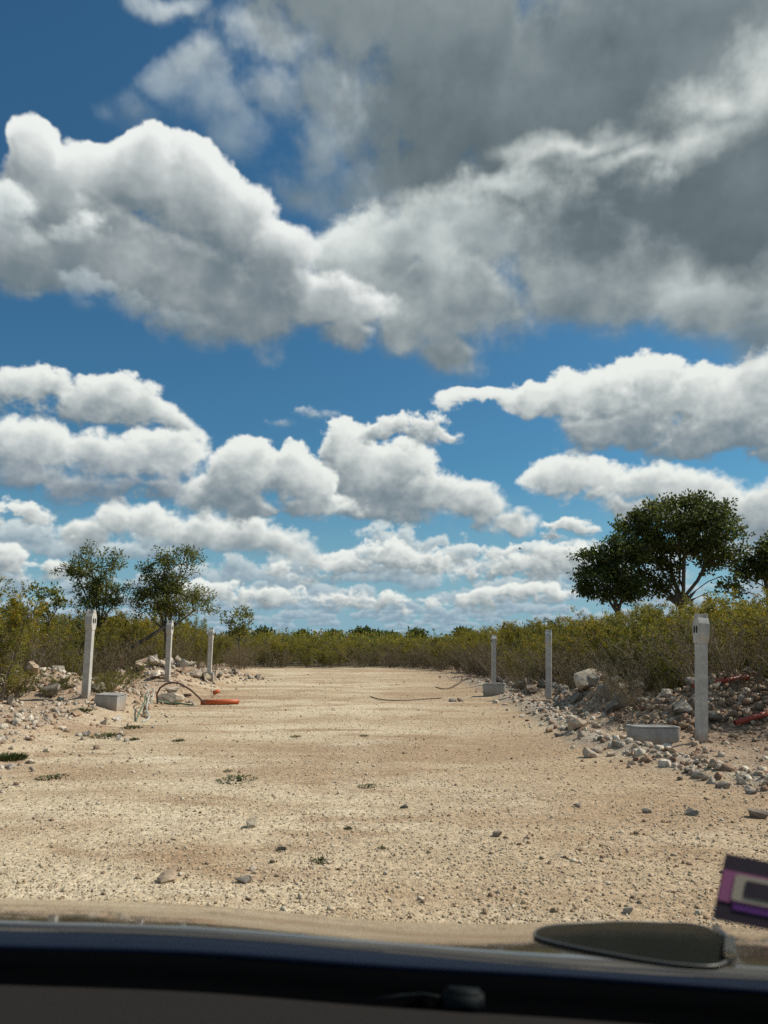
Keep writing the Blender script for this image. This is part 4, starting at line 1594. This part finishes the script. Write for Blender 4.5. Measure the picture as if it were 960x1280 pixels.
# ------------------------------------------------------------------ trees
def grow_tree(seed, lobes, base, fork, nclump, leaves, llen, lwid, crad, trunk_r, matl, jitter=.12, forks=3, shell=.5, droop=0.0, minz=None, zpen=.55):
    """lobes: ellipsoids (centre, radii) that the clumps of leaves fill; limbs reach every clump from the fork"""
    q = random.Random(seed)
    rs_ = np.random.RandomState(seed)
    cl = []
    vol = [l[1][0] * l[1][1] * l[1][2] for l in lobes]
    while len(cl) < nclump:
        c, r = q.choices(lobes, weights=vol)[0]
        d = Vector((q.gauss(0, 1), q.gauss(0, 1), q.gauss(0, 1))).normalized()
        s_ = (shell + (1 - shell) * q.random()) if q.random() < .75 else q.random() ** .5
        p = Vector((c[0] + d.x * r[0] * s_, c[1] + d.y * r[1] * s_, c[2] + d.z * r[2] * s_))
        if minz is not None and p.z < minz:
            continue
        cl.append(p)
    cl.sort(key=lambda p: (p - fork).length)
    nodes = [base, base.lerp(fork, .5) + Vector((q.gauss(0, .06), q.gauss(0, .06), 0)), fork]
    par = [-1, 0, 1]
    for (c, r) in lobes:
        tgt = Vector((c[0] + q.gauss(0, .15) * r[0], c[1] + q.uniform(-.5, .5) * r[1], c[2] - .25 * r[2]))
        L_ = (tgt - fork).length
        k_ = max(3, int(L_ / .7))
        prev = 2
        for j in range(1, k_ + 1):
            u = j / k_
            m_ = fork.lerp(tgt, u)
            m_.z += .10 * L_ * math.sin(math.pi * u) * (-1 if abs(tgt.x - fork.x) > abs(tgt.z - fork.z) else .3) * -1
            nodes.append(m_ + Vector((q.gauss(0, .05), q.gauss(0, .05), q.gauss(0, .04))))
            par.append(prev)
            prev = len(nodes) - 1
    end = []
    for p in cl:
        best, bi = 1e9, 2
        for i in range(2, len(nodes)):
            nd = nodes[i]
            d = (p - nd).length + zpen * max(0, nd.z - p.z) + .12 * (nd - fork).length
            if d < best:
                best, bi = d, i
        a = nodes[bi]
        L_ = (p - a).length
        k_ = max(1, int(L_ / .55))
        prev = bi
        for j in range(1, k_ + 1):
            u = j / k_
            m_ = a.lerp(p, u) + Vector((q.gauss(0, jitter), q.gauss(0, jitter), q.gauss(0, jitter) - droop * math.sin(math.pi * u) * L_)) * (1 if j < k_ else 0)
            nodes.append(m_)
            par.append(prev)
            prev = len(nodes) - 1
        end.append(prev)
    w = [0.0] * len(nodes)
    for e in end:
        w[e] += 1
    for i in range(len(nodes) - 1, 0, -1):
        w[par[i]] += w[i]
    tot = w[0]
    rad = [trunk_r * (v / tot) ** .46 for v in w]
    paths = []
    for i in range(1, len(nodes)):
        paths.append(([nodes[par[i]], nodes[i]], [max(rad[par[i]] if par[i] < 3 or rad[par[i]] < rad[i] * 1.6 else rad[i] * 1.2, .008), max(rad[i], .006)]))
    V, Fc = tube_arrays(paths, 5)
    trunk = pymesh('trunk', V, Fc, True)
    trunk.materials.append(M['bark'])
    C = np.array(cl)
    idx = rs_.randint(0, len(C), leaves)
    d = unit(rs_.normal(size=(leaves, 3)))
    rr_ = crad * rs_.uniform(.6, 1.35, len(C))[idx] * rs_.power(1.8, leaves)
    P_ = C[idx] + d * rr_[:, None] * np.array([1.15, 1.15, .75])
    D_ = unit(d * .7 + unit(rs_.normal(size=(leaves, 3))) + np.array([0, 0, .15]))
    V, Fq = leaf_quads(P_, D_, llen * rs_.uniform(.6, 1.3, leaves), lwid * rs_.uniform(.6, 1.3, leaves), rs_)
    crown = npmesh('crown', V, Fq)
    crown.materials.append(M[matl])
    return trunk, crown


def tree(label, lobes_px, dist, base_px, fork_px, depth, *a, gz=0.0, cat='tree', group=None, **kw):
    """lobes_px: (px, py, rx, ry) in the photograph at a distance of dist metres"""
    L_ = []
    for (px, py, rx, ry) in lobes_px:
        c = at_y(px, py, dist)
        e = at_y(px + rx, py, dist)
        f_ = at_y(px, py - ry, dist)
        L_.append(((c.x, dist, c.z), ((e.x - c.x), (e.x - c.x) * depth, (f_.z - c.z))))
    b = at_y(base_px[0], base_px[1], dist)
    b.z = hz(b.x, b.y) - .1
    f = at_y(fork_px[0], fork_px[1], dist)
    tr, cr = grow_tree(a[0], [((c[0] - b.x, c[1] - b.y, c[2] - b.z), r) for c, r in L_], Vector((0, 0, 0)), f - b, *a[1:], **kw)
    t = empty('tree', b)
    tag(t, label, cat, group)
    link('trunk', tr, None, t)
    link('crown', cr, None, t)
    return t


tree('largest tree, broad dark dome crown over forked bare limbs, rising above the right thicket',
     [(850, 658, 66, 36), (806, 672, 40, 34), (893, 668, 40, 40), (870, 640, 40, 20), (826, 650, 40, 24), (795, 705, 36, 22), (905, 712, 30, 28), (850, 690, 60, 20), (818, 728, 30, 14), (905, 738, 28, 12), (782, 712, 28, 26), (800, 735, 34, 14)], 37, (850, 800), (852, 757), .8,
     11, 350, 20000, .19, .11, .44, .17, 'leafdark', shell=.72, forks=5, zpen=.15)
tree('smaller dark tree merging into the left side of the largest tree',
     [(745, 706, 26, 24), (775, 696, 34, 26), (765, 728, 44, 24), (730, 728, 15, 20), (790, 738, 30, 14)], 36, (772, 800), (772, 765), .8,
     12, 170, 9500, .17, .09, .40, .11, 'leafdark', shell=.5)
tree('tree cut by the right margin of the view, its crown beside the largest tree',
     [(958, 700, 28, 24), (985, 690, 36, 30), (950, 715, 20, 14)], 37, (966, 800), (962, 760), .8,
     13, 110, 7000, .17, .10, .40, .14, 'leafdark', shell=.5)
tree('left of the two slender trees behind the left posts, open crown with a raised tip',
     [(112, 700, 16, 18), (96, 713, 26, 12), (140, 706, 16, 20), (112, 684, 7, 10), (84, 714, 18, 7), (122, 735, 30, 30), (110, 752, 26, 16), (140, 752, 20, 16), (150, 735, 14, 8)], 27, (124, 812), (124, 785), .8,
     14, 170, 5400, .125, .045, .20, .06, 'leaftree', shell=.1)
tree('right of the two slender trees behind the left posts, fuller rounded crown',
     [(205, 704, 26, 22), (235, 705, 20, 20), (198, 688, 10, 9), (185, 712, 20, 12), (228, 690, 14, 8), (212, 735, 44, 24), (245, 745, 26, 14), (180, 745, 26, 12), (210, 762, 46, 14), (262, 760, 16, 8)], 27, (206, 812), (208, 790), .8,
     15, 260, 9500, .12, .042, .22, .07, 'leaftree', shell=.1)
tree('small sparse sapling with large leaves left of the two slender trees',
     [(60, 742, 20, 12), (48, 738, 12, 9), (72, 752, 14, 8), (58, 762, 16, 10)], 22, (60, 800), (60, 785), .8, 16, 44, 560, .11, .06, .15, .025, 'leaftree', shell=.2)
tree('small sparse sapling with upright twigs right of the two slender trees',
     [(300, 768, 22, 15), (314, 772, 12, 10), (284, 776, 16, 12), (300, 786, 22, 10)], 36, (300, 810), (299, 801), .8, 17, 60, 620, .16, .075, .2, .03, 'leaftree', shell=.2)
# dead leaning trunk
a = at_y(161, 812, 26.2)
b = at_y(208, 782, 26.5)
tag(tube('fallen_trunk', [at_y(150, 830, 26), a, at_y(185, 797, 26.3), b], [.09, .08, .07, .04], 8, M['bark']), 'dark dead trunk leaning diagonally between the two nearer left posts', 'dead trunk')
# faraway trees over the brush
for i, (px, py, rx, ry, dist) in enumerate(((330, 794, 9, 5, 120), (378, 795, 7, 4, 160), (416, 795, 6, 4, 150), (453, 793, 11, 6, 130), (468, 795, 9, 4, 130), (488, 796, 8, 4, 150), (520, 796, 8, 5, 110), (300, 793, 8, 5, 120), (580, 793, 8, 4, 120))):
    tree('tiny far tree standing above the brush on the skyline' if i != 6 else 'dark round far tree at the foot of the sky near the centre', [(px, py, rx, ry)], dist, (px, 803), (px, py + ry), 1.0, 30 + i, 34, 900, .6, .34, 1.0, .2, 'leafdark', shell=.3,
         group='tiny trees on the skyline' if i != 6 else None)
# soaring bird
V = [(-.62, .05, .10), (-.30, .12, .16), (0, .10, .02), (.30, .12, .16), (.62, .05, .10), (.30, -.12, .14), (0, -.12, -.02), (-.30, -.12, .14), (0, .34, .02), (0, -.42, 0), (.09, -.45, .01), (-.09, -.45, .01), (0, 0, .09), (0, 0, -.09)]
bd = pymesh('bird', V, [(0, 1, 7), (1, 2, 12, 7), (2, 3, 5, 12), (3, 4, 5), (7, 12, 6), (12, 5, 6), (2, 8, 12), (2, 13, 8), (6, 10, 9), (6, 9, 11), (13, 2, 6), (1, 2, 13, 7), (2, 3, 5, 13)])
bo = link('bird', bd, M['dark'])
bo.location = at_y(650, 686, 110)
bo.rotation_euler = (.1, .15, 1.2)
bo.scale = (.9, .9, .9)
tag(bo, 'tiny dark bird soaring over the clouds above the farthest right post', 'bird')


# ------------------------------------------------------------------ the car the view is taken from
def car_paint():
    m, N, b = material('bronze_paint', 0.12, 0.5)
    b.inputs['Metallic'].default_value = 0.75
    b.inputs['Coat Weight'].default_value = 0.6
    b.inputs['Coat Roughness'].default_value = 0.04
    oc = objco(N)
    dust = N.noise(oc, 3.0, 5, 0.6)
    N.put(b.inputs['Base Color'], N.mix(dust, (0.15, 0.125, 0.098), (0.22, 0.185, 0.145)))
    N.put(b.inputs['Roughness'], N.ss(N.noise(oc, 14.0, 4, 0.6), 0.3, 0.8, 0.05, 0.10))
    N.t.links.new(bump(N, N.noise(N.v('MULTIPLY', oc, (26, 5, 5)), 1.0, 3, 0.55), 0.10, 0.004), b.inputs['Normal'])
    return m


M['paint'] = car_paint()
M['dark_reflection'] = plain_mat('reflection_black', (0.012, 0.014, 0.012), 0.3, 0.0, coat=0.12, coatr=.1)  # black base colour imitates dark vegetation mirrored in the bonnet
M['silver'] = plain_mat('satin_silver', (0.10, 0.095, 0.085), 0.45, 0.3, metal=0.6)
M['chrome'] = plain_mat('chrome', (0.50, 0.52, 0.53), 0.2, 0.5, metal=1.0)
M['cowl'] = plain_mat('cowl_blue_black', (0.008, 0.013, 0.026), 0.5, 0.04)
M['dash'] = plain_mat('dash_black', (0.002, 0.0022, 0.0025), 0.95, 0.0, bmp=0.1, scale=200)
M['dashgrey'] = plain_mat('dash_grey', (0.021, 0.0185, 0.017), 0.9, 0.05, bmp=0.1, scale=200)
M['tyre'] = plain_mat('tyre', (0.02, 0.02, 0.02), 0.9, 0.2)
M['nub'] = plain_mat('sensor_grey', (0.006, 0.009, 0.0095), 0.6, 0.08)

YAW = math.radians(-8)
CARP = Vector((-.05, 0, 0))
car = empty('car', (CARP.x, CARP.y, 0), YAW)
tag(car, 'bronze car seen from its own cabin, with bonnet, dark cowl and dashboard', 'car')
inv = Matrix.Rotation(-YAW, 4, 'Z') @ Matrix.Translation(-CARP)


def carpt(p):
    return inv @ Vector(p)


def interp(xs, ys, x):
    """piecewise smooth curve through points, extended straight"""
    if x <= xs[0]:
        return ys[0] + (ys[1] - ys[0]) / (xs[1] - xs[0]) * (x - xs[0])
    if x >= xs[-1]:
        return ys[-1] + (ys[-1] - ys[-2]) / (xs[-1] - xs[-2]) * (x - xs[-1])
    i = max(j for j in range(len(xs) - 1) if xs[j] <= x)
    t = (x - xs[i]) / (xs[i + 1] - xs[i])
    m0 = (ys[i + 1] - ys[max(i - 1, 0)]) / (xs[i + 1] - xs[max(i - 1, 0)])
    m1 = (ys[min(i + 2, len(ys) - 1)] - ys[i]) / (xs[min(i + 2, len(ys) - 1)] - xs[i])
    h = xs[i + 1] - xs[i]
    return (2 * t ** 3 - 3 * t * t + 1) * ys[i] + (t ** 3 - 2 * t * t + t) * h * m0 + (-2 * t ** 3 + 3 * t * t) * ys[i + 1] + (t ** 3 - t * t) * h * m1


crest_px = lambda x: interp([0, 240, 480, 600, 680, 760, 880, 960], [1124, 1133, 1154, 1157, 1154, 1151, 1157, 1163], x)
rear_px = lambda x: interp([0, 240, 480, 720, 960], [1161, 1169, 1188, 1209, 1223], x)
strip_px = lambda x: interp([0, 240, 480, 700, 960], [1184, 1191, 1208, 1220, 1239], x)
black_px = lambda x: interp([0, 240, 480, 700, 960], [1234, 1243, 1262, 1276, 1296], x)
PX = [-330 + 20 * i for i in range(79)]


def loft(name, rows, mat, smooth=True, parent=car, thick=0.0):
    V = [carpt(p) for r in rows for p in r]
    n = len(rows[0])
    Fc = [(a * n + i, a * n + i + 1, (a + 1) * n + i + 1, (a + 1) * n + i) for a in range(len(rows) - 1) for i in range(n - 1)]
    bm = bmesh.new()
    vs = [bm.verts.new(v) for v in V]
    for f in Fc:
        bm.faces.new([vs[i] for i in f])
    bmesh.ops.recalc_face_normals(bm, faces=bm.faces)
    up = sum((f.normal.z for f in bm.faces))
    if up < 0:
        bmesh.ops.reverse_faces(bm, faces=bm.faces)
    me = bpy.data.meshes.new(name)
    bm.to_mesh(me)
    bm.free()
    me.polygons.foreach_set('use_smooth', [smooth] * len(me.polygons))
    o = link(name, me, mat, parent)
    if thick:
        md = o.modifiers.new('thickness', 'SOLIDIFY')
        md.thickness = thick
        md.offset = -1
    return o


def dist_crest(x):
    return 1.66 - .17 * (x / 960)


rear = [at_z(x, rear_px(x), 1.15) for x in PX]
crest = [at_y(x, crest_px(x), dist_crest(x)) for x in PX]
rows = []
for t in (0, .08, .16, .25, .35, .45, .55, .65, .75, .85, .93, 1.0):
    row = []
    for a, b in zip(rear, crest):
        p = a.lerp(b, t)
        p.z += .017 * math.sin(math.pi * t ** .85) * (1 if t < 1 else 0)
        row.append(p)
    rows.append(row)
for dy, dz in ((.07, -.026), (.16, -.066), (.26, -.118), (.36, -.19), (.43, -.27), (.47, -.36)):
    rows.append([p + Vector((-.008 * dy, dy, dz)) for p in crest])
hood = loft('bonnet', rows, M['paint'], thick=.02)
# under the nose: bumper and grille
bump_rows = [[p + Vector((0, .49 + a, -.375 - b)) for p in crest] for a, b in ((0, 0), (.05, .03), (.08, .14), (.08, .30), (.0, .38))]
bump_rows = [[p for p in r] for r in bump_rows]
bpo = loft('bumper', bump_rows, M['paint'], thick=.02)

# cowl strip at the windscreen foot
strip = [at_z(x, strip_px(x), 1.152) for x in PX]
r0 = [p + Vector((0, -.003, -.001)) for p in rear]
loft('cowl', [[p + Vector((0, -.004, -.03)) for p in rear], r0, [a.lerp(b, .4) + Vector((0, 0, .0005)) for a, b in zip(r0, strip)], [a.lerp(b, .8) + Vector((0, 0, .0005)) for a, b in zip(r0, strip)], strip, [p + Vector((0, .006, -.02)) for p in strip]], M['cowl'])
# dashboard: black top, grey pad nearer
blk = [at_z(x, black_px(x), 1.125) for x in PX]
s0 = [p + Vector((0, -.001, -.003)) for p in strip]
loft('dashboard_top', [s0, [a.lerp(b, .35) + Vector((0, 0, -.006)) for a, b in zip(s0, blk)], [a.lerp(b, .7) + Vector((0, 0, -.01)) for a, b in zip(s0, blk)], blk], M['dash'], thick=.03)
g0_ = [p + Vector((0, -.004, .004)) for p in blk]
loft('dashboard_pad', [[p + Vector((0, 0, -.03)) for p in g0_], g0_, [p + Vector((0, -.02, .004)) for p in g0_], [p + Vector((0, -.25, .0)) for p in g0_], [p + Vector((0, -.42, -.04)) for p in g0_], [p + Vector((0, -.46, -.14)) for p in g0_], [p + Vector((0, -.40, -.45)) for p in g0_]], M['dashgrey'])

# dark oval on the bonnet: reflected vegetation put into a sheet's black colour
from mathutils.bvhtree import BVHTree
hv = [v.co.copy() for v in hood.data.vertices]
bvh = BVHTree.FromPolygons(hv, [tuple(p.vertices) for p in hood.data.polygons])
cam_c = carpt((0, 0, CZ))


def on_hood(px, py, off=0.0):
    d = ray(px, py)
    dl = (inv.to_3x3() @ d).normalized()
    for k_ in range(40):
        hit = bvh.ray_cast(cam_c, dl)
        if hit[0] is not None:
            n = hit[1]
            if n.z < 0:
                n = -n
            return hit[0] + n * off
        py += 1
        dl = (inv.to_3x3() @ ray(px, py)).normalized()
    return None


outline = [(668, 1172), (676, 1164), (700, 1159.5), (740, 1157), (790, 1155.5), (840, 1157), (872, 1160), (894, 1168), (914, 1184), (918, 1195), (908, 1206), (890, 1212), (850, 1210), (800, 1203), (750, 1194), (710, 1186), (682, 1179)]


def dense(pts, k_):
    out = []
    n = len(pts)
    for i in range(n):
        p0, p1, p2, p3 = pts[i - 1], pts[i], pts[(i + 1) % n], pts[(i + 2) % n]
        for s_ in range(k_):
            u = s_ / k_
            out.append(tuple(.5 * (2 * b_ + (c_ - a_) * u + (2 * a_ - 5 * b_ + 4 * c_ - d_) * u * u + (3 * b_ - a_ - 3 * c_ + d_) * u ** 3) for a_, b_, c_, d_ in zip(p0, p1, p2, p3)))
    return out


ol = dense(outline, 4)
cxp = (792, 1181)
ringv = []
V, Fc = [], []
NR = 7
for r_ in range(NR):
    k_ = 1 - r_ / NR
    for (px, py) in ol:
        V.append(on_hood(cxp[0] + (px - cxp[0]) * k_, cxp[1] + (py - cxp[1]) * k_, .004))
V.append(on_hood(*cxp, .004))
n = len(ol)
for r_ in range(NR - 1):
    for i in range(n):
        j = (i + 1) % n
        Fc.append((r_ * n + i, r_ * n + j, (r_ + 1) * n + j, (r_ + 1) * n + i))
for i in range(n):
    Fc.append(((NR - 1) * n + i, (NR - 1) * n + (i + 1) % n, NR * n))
me = pymesh('reflection_oval', V, Fc, True)
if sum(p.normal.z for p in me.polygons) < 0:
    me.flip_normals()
panel = link('reflection_oval', me, M['dark_reflection'], car)
panel['label'] = 'dark oval reflection on the right of the bonnet, set in as black colour'
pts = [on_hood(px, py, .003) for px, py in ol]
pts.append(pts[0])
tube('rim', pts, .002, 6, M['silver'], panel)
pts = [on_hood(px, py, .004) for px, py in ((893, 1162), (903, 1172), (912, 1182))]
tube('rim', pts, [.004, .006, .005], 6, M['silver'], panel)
cbm = bmesh.new()
q4 = [on_hood(px, py, .006) for px, py in ((908, 1183), (921, 1185), (919, 1206), (906, 1205))]
top4 = [q + Vector((0, 0, .008)) for q in q4]
vs = [cbm.verts.new(q) for q in q4 + top4]
cbm.faces.new(vs[:4]), cbm.faces.new(vs[4:])
for i in range(4):
    cbm.faces.new((vs[i], vs[(i + 1) % 4], vs[4 + (i + 1) % 4], vs[4 + i]))
bmesh.ops.recalc_face_normals(cbm, faces=cbm.faces)
bmesh.ops.bevel(cbm, geom=list(cbm.edges), offset=.0015, segments=2, affect='EDGES')
link('clip', bmmesh('clip', cbm), M['chrome'], panel)

# small sensor housing and lead on the dashboard top
pa, pb_ = at_z(556, 1262, 1.127), at_z(607, 1270, 1.128)
c_ = (pa + pb_) / 2
w_ = (pb_ - pa).length
sb = bmesh.new()
bmesh.ops.create_cube(sb, size=1)
for v in sb.verts:
    v.co = Vector((v.co.x * w_ * (1 if v.co.z < 0 else .95), v.co.y * .03 * (1 if v.co.z < 0 else .7), v.co.z * .022))
bmesh.ops.bevel(sb, geom=list(sb.edges), offset=.004, segments=3, affect='EDGES')
so = link('sensor_housing', bmmesh('sensor_housing', sb, True), M['nub'], car)
so.location = carpt(c_ + Vector((0, .012, .006)))
so.rotation_euler.z = math.radians(-2)
tube('sensor_lead', [carpt(at_z(px, py, 1.134)) for px, py in ((470, 1250), (500, 1245), (530, 1243), (556, 1248))], .0018, 6, M['nub'], so.parent)

# windscreen, pillars, roof and flanks (mostly beyond the frame)
G = bpy.data.materials.new('clear_glass')
G.use_nodes = True
gt = G.node_tree
gt.nodes.clear()
tb = gt.nodes.new('ShaderNodeBsdfTransparent')
tb.inputs['Color'].default_value = (0.975, 0.985, 0.985, 1)
go_ = gt.nodes.new('ShaderNodeOutputMaterial')
gt.links.new(tb.outputs[0], go_.inputs['Surface'])
foot = strip
ws = []
for t, dz in ((0, 0), (.2, .012), (.4, .02), (.6, .022), (.8, .016), (1.0, 0)):
    ws.append([p + Vector((0, -.80 * t - .0, .52 * t + dz)) for p in foot])
wo = loft('windscreen', ws, G)
top = ws[-1]
loft('roof', [top, [p + Vector((0, -.05, .02)) for p in top], [p + Vector((0, -.6, .05)) for p in top], [p + Vector((0, -1.6, .03)) for p in top], [p + Vector((0, -2.3, -.06)) for p in top]], M['paint'], thick=.05)
for i, sgn in ((0, -1), (-1, 1)):
    pl = [carpt(r[i]) for r in ws]
    tube('windscreen_pillar', pl, .035, 10, M['dash'], car)
    f0, f1 = carpt(foot[i]), carpt(crest[i])
    # flank: fender and door as one shaped panel with wheel arch cut by its outline
    x_ = f0.x + .03 * sgn
    prof = [(-2.6, .35), (-2.6, .95), (-1.6, 1.05), (f0.y - .1, f0.z - .03), (f1.y, f1.z - .03), (f1.y + .3, f1.z - .16), (f1.y + .46, f1.z - .38), (f1.y + .46, .42), (f1.y + .42, .36)]
    for k_ in range(9):
        a_ = math.pi * k_ / 8
        prof.append((f1.y - .05 + .40 * math.cos(a_), .33 + .40 * math.sin(a_)))
    prof.append((-1.6, .33))
    fm = prism('flank', prof, x_ - .02, x_ + .02, 0)
    link('side_panel', fm, M['paint'], car)
    for wy in (f1.y - .05,):
        V, Fc = [], []
        n = 28
        for xx, rr2 in ((-.10, .22), (-.11, .31), (-.08, .335), (.08, .335), (.11, .31), (.10, .22)):
            for k_ in range(n):
                a_ = 2 * math.pi * k_ / n
                V.append((xx, rr2 * math.cos(a_), rr2 * math.sin(a_)))
        for q in range(5):
            for k_ in range(n):
                Fc.append((q * n + k_, q * n + (k_ + 1) % n, (q + 1) * n + (k_ + 1) % n, (q + 1) * n + k_))
        Fc.append(tuple(range(n)))
        Fc.append(tuple(range(5 * n, 6 * n)))
        wh = link('wheel', pymesh('wheel', V, Fc), M['tyre'], car)
        wh.location = (x_ - .13 * sgn, wy, .335)

# ------------------------------------------------------------------ sticker on the windscreen
YS = .845
o3 = at_y(907, 1067, YS)
ex = (at_y(960, 1077.5, YS) - o3) / math.hypot(53, 10.5)
ey_ = (at_y(891, 1147, YS - .03) - o3) / math.hypot(16, 80)
nz = ex.cross(ey_).normalized()
if nz.y > 0:
    nz = -nz                                     # towards the cabin


def sheet(name, x0, y0, x1, y1, lift, mat, parent, rad=0, th=.0006):
    V, Fc = [], []
    pts = []
    if rad:
        for cx, cy, a0 in ((x1 - rad, y0 + rad, -90), (x1 - rad, y1 - rad, 0), (x0 + rad, y1 - rad, 90), (x0 + rad, y0 + rad, 180)):
            for i in range(5):
                a_ = math.radians(a0 + 90 * i / 4)
                pts.append((cx + rad * math.cos(a_), cy + rad * math.sin(a_)))
    else:
        pts = [(x0, y0), (x1, y0), (x1, y1), (x0, y1)]
    n = len(pts)
    for l_ in (lift, lift + th):
        for (u, v) in pts:
            V.append(ex * u + ey_ * v + nz * l_)
    Fc = [tuple(range(n)), tuple(range(2 * n - 1, n - 1, -1))] + [(i, (i + 1) % n, n + (i + 1) % n, n + i) for i in range(n)]
    me = pymesh(name, V, Fc)
    return link(name, me, mat, parent)


M['st_dark'] = plain_mat('sticker_dark', (0.018, 0.010, 0.020), 0.6, 0.2, noise_amt=.05)
M['st_purple'] = plain_mat('sticker_purple', (0.24, 0.07, 0.16), 0.6, 0.2, noise_amt=.1)
M['st_violet'] = plain_mat('sticker_violet', (0.08, 0.015, 0.13), 0.6, 0.2, noise_amt=.1)
M['st_cream'] = plain_mat('sticker_cream', (0.30, 0.26, 0.20), 0.6, 0.2, noise_amt=.05)
stk = empty('windscreen_sticker', o3)
tag(stk, 'tilted purple and black sticker with a cream frame, low on the windscreen', 'sticker')
sheet('backing', 0, 0, 128, 83, 0, M['st_dark'], stk, 2)
sheet('purple_field', 1, 21, 127, 60, .0009, M['st_purple'], stk)
sheet('violet_band', 20, 60.2, 127, 68, .0009, M['st_violet'], stk)
fr = sheet('cream_frame', 16, 24, 112, 57, .0018, M['st_cream'], stk, 4)
sheet('window', 30, 30, 66, 50, .0027, M['st_dark'], fr, 2)
sheet('window', 72, 30, 104, 50, .0027, M['st_dark'], fr, 2)
